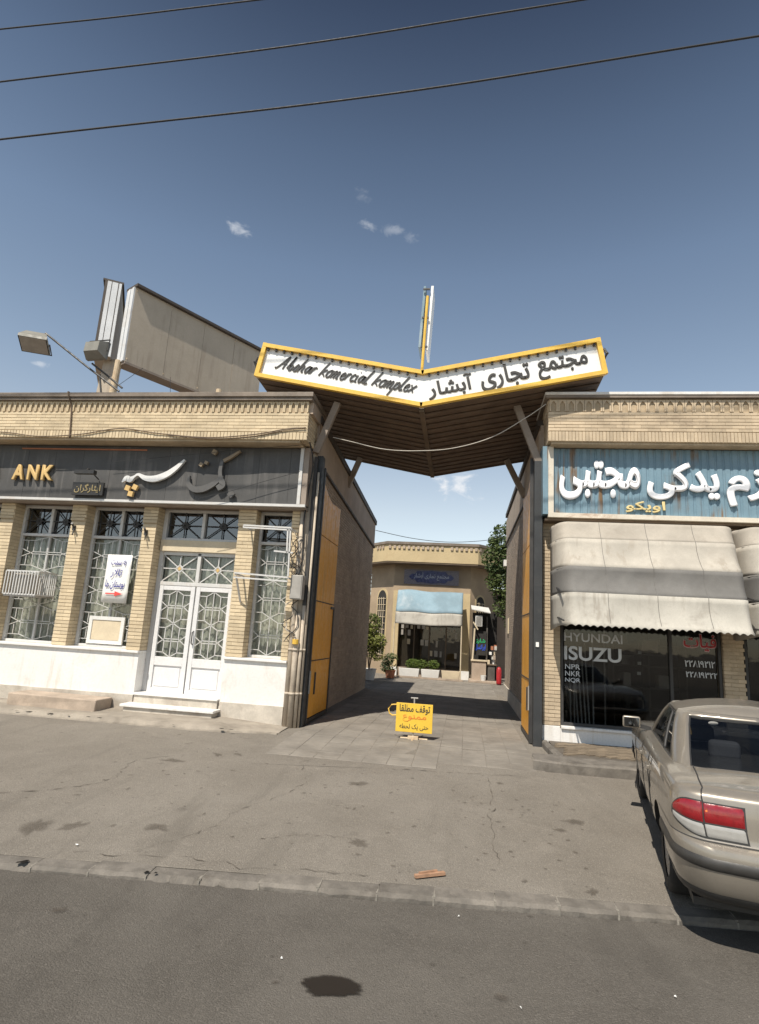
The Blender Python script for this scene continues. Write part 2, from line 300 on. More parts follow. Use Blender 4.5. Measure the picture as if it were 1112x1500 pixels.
# ------------------------------------------------------------------ mesh helpers
class MB:
    def __init__(s): s.v = []; s.f = []; s.r = []; s.mi = []; s.cur = 0.5; s.m = 0
    def add(s, vs, fs):
        o = len(s.v); s.v += [tuple(x) for x in vs]
        for f in fs: s.f.append(tuple(i+o for i in f)); s.r.append(s.cur); s.mi.append(s.m)
        return s
    def box(s, x0, x1, y0, y1, z0, z1):
        return s.add([(x0,y0,z0),(x1,y0,z0),(x1,y1,z0),(x0,y1,z0),(x0,y0,z1),(x1,y0,z1),(x1,y1,z1),(x0,y1,z1)],
                     [(0,3,2,1),(4,5,6,7),(0,1,5,4),(1,2,6,5),(2,3,7,6),(3,0,4,7)])
    def bar(s, a, b, w, h=None, upv=(0,0,1)):
        """rectangular bar from a to b, width w (sideways) and h (along upv)"""
        h = h or w; a = Vector(a); b = Vector(b); d = (b-a)
        if d.length < 1e-6: return s
        d.normalize(); u = Vector(upv)
        if abs(d.dot(u)) > 0.98: u = Vector((0,1,0)) if abs(d.y) < 0.9 else Vector((1,0,0))
        sd = d.cross(u).normalized(); u = sd.cross(d).normalized()
        vs = []
        for p in (a, b):
            for i, j in ((-1,-1),(1,-1),(1,1),(-1,1)): vs.append(p + sd*(i*w/2) + u*(j*h/2))
        return s.add(vs, [(3,2,1,0),(4,5,6,7),(0,1,5,4),(1,2,6,5),(2,3,7,6),(3,0,4,7)])
    def tube(s, pts, r, n=6):
        pts = [Vector(p) for p in pts]; vs = []; fs = []
        for i, p in enumerate(pts):
            d = (pts[min(i+1, len(pts)-1)] - pts[max(i-1, 0)]).normalized()
            u = Vector((0,0,1)) if abs(d.z) < 0.95 else Vector((1,0,0))
            a = d.cross(u).normalized(); b = a.cross(d)
            rr = r[i] if isinstance(r, (list, tuple)) else r
            for k in range(n):
                t = 2*math.pi*k/n; vs.append(p + a*(rr*math.cos(t)) + b*(rr*math.sin(t)))
        for i in range(len(pts)-1):
            for k in range(n): fs.append((i*n+k, i*n+(k+1)%n, (i+1)*n+(k+1)%n, (i+1)*n+k))
        fs.append(tuple(range(n))[::-1]); fs.append(tuple(range((len(pts)-1)*n, len(pts)*n)))
        return s.add(vs, fs)
    def prism(s, poly, a, b):
        """poly: list of 3D points (planar); extruded by vector b-a"""
        d = Vector(b)-Vector(a); n = len(poly); p = [Vector(q) for q in poly]
        vs = p + [q+d for q in p]
        fs = [tuple(range(n))[::-1], tuple(range(n, 2*n))] + [(i, (i+1)%n, n+(i+1)%n, n+i) for i in range(n)]
        return s.add(vs, fs)
    def grid(s, P):
        nu, nv = len(P), len(P[0]); vs = [q for row in P for q in row]
        return s.add(vs, [(i*nv+j, (i+1)*nv+j, (i+1)*nv+j+1, i*nv+j+1) for i in range(nu-1) for j in range(nv-1)])
    def lathe(s, prof, c, axis='z', n=20):
        c = Vector(c); vs = []; m = len(prof)
        for k in range(n):
            t = 2*math.pi*k/n
            for r, h in prof:
                x, y = r*math.cos(t), r*math.sin(t)
                vs.append(c + (Vector((x, y, h)) if axis == 'z' else Vector((h, x, y)) if axis == 'x' else Vector((x, h, y))))
        fs = [(k*m+i, ((k+1)%n)*m+i, ((k+1)%n)*m+i+1, k*m+i+1) for k in range(n) for i in range(m-1)]
        return s.add(vs, fs)
    def build(s, name, mat, parent=None, smooth=False, mats=None, fix=True):
        me = bpy.data.meshes.new(name); me.from_pydata(s.v, [], s.f)
        ms = mats or [mat]
        for q in ms: me.materials.append(MATS[q])
        if mats: me.polygons.foreach_set('material_index', s.mi)
        at = me.attributes.new('rnd', 'FLOAT', 'FACE'); at.data.foreach_set('value', s.r)
        if fix:
            bm = bmesh.new(); bm.from_mesh(me); bmesh.ops.recalc_face_normals(bm, faces=bm.faces); bm.to_mesh(me); bm.free()
        if smooth: me.polygons.foreach_set('use_smooth', [True]*len(me.polygons))
        me.update()
        o = bpy.data.objects.new(name, me); COL.objects.link(o)
        if parent is not None: o.parent = parent
        return o
def bevel(o, w=0.01, seg=2, angle=35):
    md = o.modifiers.new('bevel', 'BEVEL'); md.width = w; md.segments = seg; md.limit_method = 'ANGLE'; md.angle_limit = R(angle)
    md.harden_normals = False
    return o
def empty(name, loc=(0,0,0)):
    o = bpy.data.objects.new(name, None); o.empty_display_size = 0.2; COL.objects.link(o); o.location = loc
    bpy.context.view_layer.update() if False else None
    return o
def tag(o, label, cat, group=None):
    o['label'] = label; o['category'] = cat
    if group: o['group'] = group
    return o
def struct(o, kind='structure'): o['kind'] = kind; return o
def root(name, label, cat, group=None):
    # things are modelled in world coordinates round an Empty at the origin, moved to the base afterwards
    return tag(empty(name), label, cat, group)
def rebase(rt_, loc):
    """put the Empty at the thing's base without moving its parts"""
    loc = Vector(loc); rt_.location = loc
    for c in rt_.children: c.location = c.location - loc
def inst(o, name, loc, parent, rotz=0.0, rot=None):
    c = bpy.data.objects.new(name, o.data); COL.objects.link(c); c.location = loc
    c.rotation_euler = rot if rot else (0, 0, rotz)
    if parent is not None: c.parent = parent
    return c
def catmull(pts, n=6):
    P = [Vector(p) for p in pts]; out = []
    for i in range(len(P)-1):
        p0, p1, p2, p3 = P[max(i-1,0)], P[i], P[i+1], P[min(i+2,len(P)-1)]
        for k in range(n):
            t = k/n
            out.append(0.5*((2*p1)+(p2-p0)*t+(2*p0-5*p1+4*p2-p3)*t*t+(3*p1-p0-3*p2+p3)*t**3))
    out.append(P[-1]); return out
def gnd(y): return 0.0 if y >= 10 else -0.22*(10-y)/5.7

# lettering --------------------------------------------------------
AR = {'ا':'FE8D FE8E','آ':'FE81 FE82','ب':'FE8F FE90 FE91 FE92','پ':'FB56 FB57 FB58 FB59','ت':'FE95 FE96 FE97 FE98','ث':'FE99 FE9A FE9B FE9C','ج':'FE9D FE9E FE9F FEA0','ح':'FEA1 FEA2 FEA3 FEA4',
      'د':'FEA9 FEAA','ر':'FEAD FEAE','ز':'FEAF FEB0','س':'FEB1 FEB2 FEB3 FEB4','ش':'FEB5 FEB6 FEB7 FEB8','ط':'FEC1 FEC2 FEC3 FEC4','ع':'FEC9 FECA FECB FECC','ف':'FED1 FED2 FED3 FED4','ق':'FED5 FED6 FED7 FED8',
      'ک':'FB8E FB8F FB90 FB91','گ':'FB92 FB93 FB94 FB95','ل':'FEDD FEDE FEDF FEE0','م':'FEE1 FEE2 FEE3 FEE4','ن':'FEE5 FEE6 FEE7 FEE8','و':'FEED FEEE','ه':'FEE9 FEEA FEEB FEEC','ی':'FBFC FBFD FBFE FBFF'}
AR = {k: [chr(int(x, 16)) for x in v.split()] for k, v in AR.items()}
def shape(t):
    t = t.replace('لا', '\u0001'); out = []
    LIG = ['\uFEFB', '\uFEFC']
    def f(c): return LIG if c == '\u0001' else AR.get(c)
    for i, c in enumerate(t):
        g = f(c)
        if not g: out.append(c); continue
        pv = f(t[i-1]) if i else None; nx = f(t[i+1]) if i+1 < len(t) else None
        jp = bool(pv and len(pv) == 4); jn = bool(nx and len(g) == 4)
        out.append(g[3] if jp and jn else g[1] if jp else g[2] if jn else g[0])
    return ''.join(reversed(out))
def text(name, body, mat, parent, x0, x1, z0, z1, y, depth=0.04, offset=0.0, rot=0.0, arabic=True, origin=None, rotz=0.0, keep=False, shear=0.0):
    """lettering fitted into the box x0..x1, z0..z1 of a plane facing -Y; depth towards -Y"""
    cu = bpy.data.curves.new(name, 'FONT'); cu.body = shape(body) if arabic else body
    cu.shear = shear; cu.resolution_u = 5
    fat = offset > 0
    if fat: cu.fill_mode = 'BOTH'; cu.bevel_depth = offset; cu.bevel_resolution = 0; cu.extrude = offset*10
    else: cu.fill_mode = 'FRONT'
    o = bpy.data.objects.new(name, cu); COL.objects.link(o)
    dg = bpy.context.evaluated_depsgraph_get(); me = bpy.data.meshes.new_from_object(o.evaluated_get(dg))
    bpy.data.objects.remove(o); 
    bm = bmesh.new(); bm.from_mesh(me); bpy.data.meshes.remove(me)
    bmesh.ops.remove_doubles(bm, verts=bm.verts, dist=1e-5)
    xs = [v.co.x for v in bm.verts]; ys = [v.co.y for v in bm.verts]
    sx = (x1-x0)/(max(xs)-min(xs)); sz = (z1-z0)/(max(ys)-min(ys))
    if keep: sx = sz = min(sx, sz)
    mx, my = min(xs), min(ys)
    hz = 11*offset
    for v in bm.verts: v.co = Vector((x0+(v.co.x-mx)*sx, (-(v.co.z+hz)/(2*hz)*depth if fat else 0), z0+(v.co.y-my)*sz))
    if depth > 0 and not fat:
        ex = bmesh.ops.extrude_face_region(bm, geom=bm.faces[:])
        for e in ex['geom']:
            if isinstance(e, bmesh.types.BMVert): e.co.y -= depth
    bmesh.ops.recalc_face_normals(bm, faces=bm.faces)
    me = bpy.data.meshes.new(name); bm.to_mesh(me); bm.free(); me.materials.append(MATS[mat])
    o = bpy.data.objects.new(name, me); COL.objects.link(o)
    mtx = Matrix.Translation(Vector((0, y, 0)))
    if rot:
        c = Vector(origin or (x0, 0, z0)); mtx = mtx @ Matrix.Translation(c) @ Matrix.Rotation(-rot, 4, 'Y') @ Matrix.Translation(-c)
    me.transform(mtx)
    if parent is not None: o.parent = parent
    return o
def ribbon(mb, pts, depth, y, smooth=6):
    """calligraphic stroke: pts = (x, z, width, [nib angle]); flat ribbon facing -Y with thickness"""
    P = catmull([Vector((p[0], p[1], p[2])) for p in pts], smooth)
    L, Rr = [], []
    for i, p in enumerate(P):
        d = (P[min(i+1,len(P)-1)] - P[max(i-1,0)]); d.z = 0
        d = d.normalized() if d.length > 1e-9 else Vector((1,0,0))
        nrm = Vector((-d.y, d.x, 0))
        L.append((p.x+nrm.x*p.z/2, p.y+nrm.y*p.z/2)); Rr.append((p.x-nrm.x*p.z/2, p.y-nrm.y*p.z/2))
    n = len(P); vs = []
    for yy in (y-depth, y):
        vs += [(a, yy, b) for a, b in L] + [(a, yy, b) for a, b in Rr]
    fs = []
    for i in range(n-1):
        fs.append((i, i+1, n+i+1, n+i)); fs.append((2*n+i, 3*n+i, 3*n+i+1, 2*n+i+1))
        fs.append((i, 2*n+i, 2*n+i+1, i+1)); fs.append((n+i, n+i+1, 3*n+i+1, 3*n+i))
    fs.append((0, n, 3*n, 2*n)); fs.append((n-1, 3*n-1, 4*n-1, 2*n-1))
    mb.add(vs, fs)
def diamond(mb, x, z, s, depth, y, ang=0.0):
    pts = [(x+s*math.cos(ang+k*math.pi/2), y, z+s*math.sin(ang+k*math.pi/2)) for k in range(4)]
    mb.prism(pts, (0,0,0), (0,-depth,0))

# ================================================================== GROUND
KY = lambda x: 4.88 + 0.1*x          # front line of the kerb
g = MB(); g.grid([[(x, y, -0.34) for y in (-300, -60, -10, 40, 100, 300)] for x in (-300, -60, 0, 60, 300)])
struct(g.build('ground', 'm_ground'))
g = MB(); g.grid([[(x, y, -0.242 + (0.004*math.sin(x*1.7+y))) for y in [-14 + k*0.5 for k in range(29)] + [KY(x)-1.8, KY(x)-1.2, KY(x)-0.6, KY(x)-0.02]] for x in [-20 + k*0.5 for k in range(81)]])
road = struct(g.build('road', 'm_road', smooth=True))
xs = [-20 + k*0.25 for k in range(161)]
g = MB(); P = []
for x in xs:
    row = []; y0 = KY(x)+0.165
    for k in range(60):
        t = k/59; y = y0 + (30-y0)*t**2.0
        row.append((x, y, gnd(y) + 0.006*noise.noise((x*0.9, y*0.9, 0)) - (0.002 if k == 0 else 0)))
    P.append(row)
g.grid(P); forecourt = struct(g.build('forecourt', 'm_forecourt', smooth=True))
# foreground kerb: single stones, worn and uneven
M('m_mortar_pale', (0.23, 0.21, 0.18), 0.95, 0.3, 20, 60, 0.4)
kerb = struct(empty('kerb')); kerb.name = 'kerb'
x = -9.0; i = 0
while x < 5.2:
    L = 0.44 + rnd.uniform(-0.03, 0.03); x1 = x+L
    brk = rnd.random() < (0.4 if x < -1.6 else 0.1)
    zt = gnd(KY(x)) + rnd.uniform(-0.006, 0.006) - (0.006 if brk else 0)
    m = MB(); n = 9
    for face in range(1):
        vs = []; fs = []
        for k in range(n+1):
            xx = x+0.004 + (L-0.008)*k/n; y = KY(xx)
            j = lambda a: rnd.uniform(-a, a)
            chip = 0.02*max(0, noise.noise((xx*7, 3.1, i)))+(0.03*rnd.random() if brk else 0)
            vs += [(xx, y+j(0.004), -0.33), (xx, y+0.004+j(0.004), zt-0.022-chip), (xx, y+0.03+chip+j(0.005), zt+j(0.002)), (xx, y+0.10, zt+0.003+j(0.002)), (xx, y+0.19, zt+0.0065), (xx, y+0.19, -0.33)]
        for k in range(n):
            for q in range(5): fs.append((k*6+q, (k+1)*6+q, (k+1)*6+q+1, k*6+q+1))
        fs.append(tuple(range(6))); fs.append(tuple(range(n*6, n*6+6))[::-1])
        m.add(vs, fs)
    m.build('kerb_stone', 'm_kerb', kerb)
    m = MB(); yk = KY(x1); m.bar((x1, yk+0.022, zt-0.005), (x1-0.01, yk+0.18, zt-0.002), 0.012+rnd.uniform(0, 0.016), 0.012); m.bar((x1, yk+0.003, -0.3), (x1, yk+0.010, zt-0.008), 0.014, 0.014); m.build('mortar_joint', 'm_mortar_pale', kerb); x = x1; i += 1
# sealed joints and broken holes along the kerb
def blob(name, mat, parent, cx, cy, rx, ry, z, ang=0.0, n=30, rough=0.25, seed=0, lift=0.004):
    vs = []; fade = []; rings = (0.0, 0.45, 0.72, 0.88, 1.0); fv = (1.0, 0.95, 0.75, 0.4, 0.0); fs = []
    for q in rings:
        for k in range(n):
            t = 2*math.pi*k/n; rr = q*(1 + rough*noise.noise((math.cos(t)*1.6+seed*7.3, math.sin(t)*1.6, seed)) + rough*0.6*noise.noise((math.cos(t)*5+seed, math.sin(t)*5, seed*3.1)))
            a, b = rx*rr*math.cos(t), ry*rr*math.sin(t)
            xx, yy = cx+a*math.cos(ang)-b*math.sin(ang), cy+a*math.sin(ang)+b*math.cos(ang)
            vs.append((xx, yy, (gnd(yy) if z is None else z) + lift)); fade.append(fv[rings.index(q)])
    for r_ in range(4):
        for k in range(n): fs.append((r_*n+k, r_*n+(k+1) % n, (r_+1)*n+(k+1) % n, (r_+1)*n+k))
    m = MB(); m.add(vs, fs); o = m.build(name, mat, parent, fix=False)
    at = o.data.attributes.new('fade', 'FLOAT', 'POINT'); at.data.foreach_set('value', fade)
    return o
def stain_mat(name, col, rough, amt, lo, hi):
    m, n, l, b = new_mat(name); b.inputs['Base Color'].default_value = (*col, 1); b.inputs['Roughness'].default_value = rough; b.inputs['Specular IOR Level'].default_value = 0.2
    at = n.new('ShaderNodeAttribute'); at.attribute_name = 'fade'; t = tex(n, l, 'noise', 14, 8, 0.75, dist=0.8)
    s_ = n.new('ShaderNodeMath'); s_.operation = 'MULTIPLY_ADD'; l.new(t.outputs[0], s_.inputs[0]); s_.inputs[1].default_value = 1.1; l.new(at.outputs['Fac'], s_.inputs[2])
    f = rng(n, l, s_.outputs[0], lo, hi, 0, amt); tr = n.new('ShaderNodeBsdfTransparent'); mx = n.new('ShaderNodeMixShader')
    l.new(f, mx.inputs[0]); l.new(tr.outputs[0], mx.inputs[1]); l.new(b.outputs[0], mx.inputs[2]); l.new(mx.outputs[0], n['Material Output'].inputs['Surface']); MATS[name] = m
stain_mat('m_stain', (0.024, 0.019, 0.015), 0.6, 0.90, 0.62, 1.25)
stain_mat('m_stain2', (0.080, 0.064, 0.050), 0.85, 0.42, 0.70, 1.9)
stain_mat('m_tyre_mark', (0.07, 0.06, 0.05), 0.85, 0.28, 0.75, 1.7)
stain_mat('m_hole', (0.012, 0.010, 0.008), 0.95, 1.0, 0.5, 0.8)
M('m_black_back', (0.015, 0.013, 0.011), 0.95, 0.3)
blob('oil_stain', 'm_stain', road, -0.67, 3.67, 0.175, 0.105, -0.236, 0.05, 60, 0.28, 1)
blob('oil_stain', 'm_stain2', road, 0.26, 3.80, 0.055, 0.035, -0.236, 0.1, 24, 0.5, 2)
blob('oil_stain', 'm_stain2', road, -0.98, 3.62, 0.03, 0.02, -0.236, 0.1, 20, 0.5, 12)
blob('oil_stain', 'm_stain2', road, -2.62, 4.05, 0.06, 0.04, -0.236, 0.3, 24, 0.7, 13)
for cx, cy, rx, ry, sd, mt in [(-0.88, 5.72, 0.075, 0.11, 3, 'm_stain2'), (1.05, 5.27, 0.085, 0.06, 4, 'm_stain2'), (-2.75, 5.55, 0.09, 0.16, 5, 'm_stain2'), (-3.75, 5.25, 0.26, 0.12, 6, 'm_stain2'), (-3.45, 5.35, 0.15, 0.09, 14, 'm_stain2'), (-1.2, 7.5, 0.09, 0.16, 7, 'm_stain2'),
                               (-3.3, 8.2, 0.14, 0.06, 8, 'm_stain2'), (-3.05, 8.3, 0.10, 0.05, 9, 'm_stain2'), (-3.7, 7.7, 0.2, 0.1, 10, 'm_stain2'), (1.2, 6.9, 0.1, 0.12, 15, 'm_stain2'), (1.0, 6.6, 0.06, 0.07, 16, 'm_stain2'), (0.5, 8.1, 0.05, 0.05, 17, 'm_stain2')]:
    blob('oil_stain', mt, forecourt, cx, cy, rx, ry, None, 0.3*sd, 26, 0.75, sd, 0.006)
for k in range(34):
    cx = rnd.uniform(-0.1, 1.3); cy = rnd.uniform(5.6, 7.8)
    blob('oil_spot', 'm_stain2', forecourt, cx, cy, rnd.uniform(0.012, 0.035), rnd.uniform(0.012, 0.03), None, rnd.uniform(0, 3), 10, 0.8, k+20, 0.006)
for cx, cy, rx, ry, sd in [(-3.33, 4.60, 0.05, 0.022, 50), (-2.35, 4.68, 0.022, 0.016, 51), (-2.28, 4.685, 0.014, 0.014, 52)]:
    blob('kerb_hole', 'm_hole', kerb, cx, cy, rx, ry, gnd(cy)+0.006, 0.7, 14, 0.9, sd)
def crack(parent, pts, w=0.012, seed=0):
    P = catmull([(a, b, 0) for a, b in pts], 14); m = MB(); vs = []; fs = []
    for i, p in enumerate(P):
        d = (P[min(i+1, len(P)-1)]-P[max(i-1, 0)]).normalized(); nn = Vector((-d.y, d.x, 0))
        off = 0.06*noise.noise((i*0.25, seed, 1)) + 0.035*noise.noise((i*0.9, seed, 5)); ww = w*1.25*max(0.04, 0.25+1.3*noise.noise((i*0.45, seed, 9)))
        for sg in (-1, 1):
            q = p + nn*(off + sg*ww/2); vs.append((q.x, q.y, gnd(q.y)+0.007))
    for i in range(len(P)-1): fs.append((2*i, 2*i+1, 2*i+3, 2*i+2))
    m.add(vs, fs); return m.build('crack', 'm_crack', parent)
for k in range(70):
    cx = rnd.uniform(-4.6, 1.3); cy = rnd.uniform(5.3, 9.0)
    if cy > 8.3 and cx > -2.8: continue
    blob('oil_spot', 'm_stain2', forecourt, cx, cy, rnd.uniform(0.012, 0.05), rnd.uniform(0.012, 0.035), None, rnd.uniform(0, 3), 12, 0.8, k+400, 0.0058)
crack(forecourt, [(-4.8, 5.9), (-4.2, 6.3), (-3.95, 6.75), (-4.05, 7.1), (-4.1, 7.6), (-3.7, 8.0)], 0.018, 1)
crack(forecourt, [(-2.6, 5.1), (-2.3, 5.6), (-2.2, 6.2), (-1.9, 6.9), (-1.85, 7.6), (-2.1, 8.2), (-1.7, 8.9)], 0.010, 2)
crack(forecourt, [(-1.75, 5.55), (-1.4, 5.75), (-1.1, 5.8), (-0.9, 5.75)], 0.011, 3)
crack(forecourt, [(-2.6, 8.9), (-2.35, 8.4), (-1.9, 8.6), (-1.5, 9.1)], 0.010, 4)
crack(forecourt, [(0.35, 5.6), (0.32, 6.6), (0.38, 7.4), (0.36, 8.3)], 0.013, 5)
crack(forecourt, [(-0.9, 8.30), (-0.3, 8.36), (0.15, 8.42), (0.75, 8.52)], 0.020, 6)
crack(forecourt, [(-3.1, 4.86), (-2.2, 5.0), (-1.6, 4.98), (-0.7, 5.1)], 0.012, 7)

# driveway: concrete pavers, each its own piece
drive = struct(empty('driveway'))
m = MB(); Pj = []
for x in (-2.72, -1.4, 0.0, 1.16):
    yf = 8.42+0.2*(x+0.3)
    Pj.append([(x, y, gnd(y)+(0.001 if y == yf else 0.008)) for y in (yf, 8.9, 9.4, 10, 14, 20, 25)])
m.grid(Pj); m.build('joint_bed', 'm_forecourt', drive)
pv = MB(); h = 0.007
a, b = 0.1695, 0.004
PV = ([(-a,-a,0),(a,-a,0),(a,a,0),(-a,a,0),(-a+b,-a+b,h),(a-b,-a+b,h),(a-b,a-b,h),(-a+b,a-b,h)], [(4,5,6,7),(0,1,5,4),(1,2,6,5),(2,3,7,6),(3,0,4,7)])
pv.add(*PV); proto = pv.build('paver', 'm_paver', drive, fix=False); first = True; rest = MB()
for j in range(48):
    for i in range(11):
        x = -2.54 + 0.342*i; y = 8.66 + 0.342*j
        if y < 8.66 + 0.2*(x+0.3): continue
        loc = (x, y, gnd(y)+0.004+rnd.uniform(-0.003, 0.0025)); s_ = math.atan(0.22/5.7) if y < 10 else 0
        rot = (s_+rnd.uniform(-.006, .006), rnd.uniform(-.006, .006), rnd.uniform(-.008, .008))
        if j >= 27: rest.add([(p[0]+x, p[1]+y, p[2]+loc[2]) for p in PV[0]], PV[1]); continue
        if first: proto.location = loc; proto.rotation_euler = rot; first = False
        else: inst(proto, 'paver', loc, drive, rot=rot)
struct(rest.build('far_pavers', 'm_paver', drive, fix=False), 'stuff')
# left footway strip along the bank: low crumbling concrete step
m = MB(); P0 = []
for k in range(140):
    x = -16 + k*(13.05)/139
    e = 0.03*noise.noise((x*3, 0, 0)) + 0.025*noise.noise((x*11, 4, 0)) + (0.28 if x < -4.2 else 0.28*max(0, (-2.95-x)/1.25))
    yf = 9.75 - e*0.9; zz = 0.075 if x < -4.2 else 0.075*max(0.12, (-2.95-x)/1.25)
    c = 0.02*abs(noise.noise((x*14, 2, 0)))
    P0.append([(x, yf-0.03, gnd(yf)-0.03), (x, yf-0.02+c, gnd(yf)+0.02+c), (x, yf+0.05+c, zz-0.012+0.008*noise.noise((x*9, 1, 0))), (x, yf+0.2, zz), (x, 10.5, zz+0.012)])
m.grid(P0); M('m_footway', (0.30, 0.262, 0.215), 0.92, 0.2, 3, 50, 0.5, dirt=(0.17, 0.145, 0.115), dirt_amt=0.7, dirt_scale=1.8)
fw = struct(m.build('footway', 'm_footway', smooth=False))
for k in range(16):
    xx = rnd.uniform(-8, -3.6); blob('chipped_hole', 'm_hole', fw, xx, 9.50+rnd.uniform(-.03, .05), rnd.uniform(.015, .05), rnd.uniform(.01, .03), 0.02, 0, 9, 0.9, k+80, 0.03)
# right raised footway in front of the shop
pav = struct(empty('footway')); pav.name = 'shop_footway'
m = MB(); m.add([(1.46, 9.35, 0.085), (9, 9.6, 0.085), (9, 10.9, 0.085), (1.46, 10.8, 0.085)], [(0,1,2,3)]); m.build('brick_bed', 'm_joint', pav)
m = MB()
edge = [(1.33, 10.72), (1.36, 9.9), (1.42, 9.15), (1.60, 8.88), (9, 9.05)]
inner = [(1.42, 10.72), (1.46, 9.9), (1.50, 9.52), (1.62, 9.38), (9, 9.60)]
E_ = catmull([(a, b, 0) for a, b in edge], 8); I_ = catmull([(a, b, 0) for a, b in inner], 8)
vs = []; fs = []
for p, q in zip(E_, I_):
    c = 0.015*noise.noise((p.x*6, p.y*6, 0))
    vs += [(p.x, p.y+c, gnd(p.y)-0.05), (p.x, p.y+c, 0.075+c), (p.x+0.015, p.y+0.03, 0.098), (q.x, q.y, 0.10), (q.x, q.y, 0.05)]
for k in range(len(E_)-1):
    for q in range(4): fs.append((5*k+q, 5*k+5+q, 5*k+6+q, 5*k+1+q))
m.add(vs, fs); m.build('kerb_edge', 'm_kerb', pav)
M('m_pave_brick', (0.235, 0.185, 0.13), 0.9, 0.15, 4, 50, 0.4, objrnd=0.7)
pb = MB(); pb.box(-0.105, 0.105, -0.048, 0.048, -0.02, 0.018)
proto = pb.build('paving_brick', 'm_pave_brick', pav); first = True; cnt = 0
for j in range(-30, 40):
    for i in range(-20, 26):
        p, q = i*0.218 + (j % 2)*0.109, j*0.104
        x = 2.9 + p*math.cos(0.62) - q*math.sin(0.62); y = 9.9 + p*math.sin(0.62) + q*math.cos(0.62)
        if x < 1.56 or x > 4.7 or y > 10.66 or y < 9.60+0.03*(x-1.5): continue
        loc = (x, y, 0.082+rnd.uniform(-0.002, 0.004)); rz = 0.62 + rnd.uniform(-.02, .02)
        if first: proto.location = loc; proto.rotation_euler = (0, 0, rz); first = False
        else: inst(proto, 'paving_brick', loc, pav, rz)

# ================================================================== BRICKWORK HELPERS
def brick_wall(mb, x0, x1, z0, z1, y, bl=0.21, ch=0.066, jt=0.010, depth=0.02, soldier=False, jit=0.0025):
    """real bricks with recessed joints, front faces looking to -Y, set proud of a mortar wall"""
    if soldier:
        n = max(1, round((x1-x0)/ch)); w = (x1-x0)/n
        for k in range(n):
            mb.cur = rnd.random(); d = rnd.uniform(-jit, jit); mb.box(x0+k*w+jt/2, x0+(k+1)*w-jt/2, y+d, y+depth, z0+jt/2, z1-jt/2)
        return
    rows = max(1, round((z1-z0)/ch)); hh = (z1-z0)/rows
    for r_ in range(rows):
        x = x0 - (bl/2 if r_ % 2 else 0)
        while x < x1-0.02:
            a, b = max(x, x0), min(x+bl, x1)
            if b-a > 0.03:
                mb.cur = rnd.random(); d = rnd.uniform(-jit, jit); mb.box(a+jt*0.14, b-jt*0.14, y+d, y+depth, z0+r_*hh+jt/2, z0+(r_+1)*hh-jt/2)
            x += bl
def brick_side(mb, y0, y1, z0, z1, x, sgn, bl=0.21, ch=0.066, jt=0.010, depth=0.02):
    rows = max(1, round((z1-z0)/ch)); hh = (z1-z0)/rows
    for r_ in range(rows):
        y = y0 - (bl/2 if r_ % 2 else 0)
        while y < y1-0.02:
            a, b = max(y, y0), min(y+bl, y1)
            if b-a > 0.03:
                mb.cur = rnd.random(); d = rnd.uniform(-.002, .002)
                xa, xb = sorted((x+sgn*d, x-sgn*depth)); mb.box(xa, xb, a+jt*0.3, b-jt*0.3, z0+r_*hh+jt/2, z0+(r_+1)*hh-jt/2)
            y += bl
def arch_dentil(w=0.20, h=0.20, d=0.05):
    """small brick niche with a pointed head: two jambs and a pointed hood standing proud"""
    mb = MB(); t = 0.026 if w > 0.13 else 0.020
    mb.box(-w/2, -w/2+t, -d, 0, 0, h*0.62); mb.box(w/2-t, w/2, -d, 0, 0, h*0.62)
    z0 = h*0.62
    out = [(-w/2, 0, z0), (-w/2, 0, h), (w/2, 0, h), (w/2, 0, z0), (w/2-t, 0, z0), (w*0.16, 0, h*0.80), (0, 0, h*0.92), (-w*0.16, 0, h*0.80), (-w/2+t, 0, z0)]
    L = [out[0], out[1], (0, 0, h), out[6], out[7], out[8]]; Rr = [(0, 0, h), out[2], out[3], out[4], out[5], out[6]]
    mb.prism(L, (0, 0, 0), (0, -d, 0)); mb.prism(Rr, (0, 0, 0), (0, -d, 0))
    return mb
def sweep_quad(mb, P): mb.add(P, [(0, 1, 2, 3)])
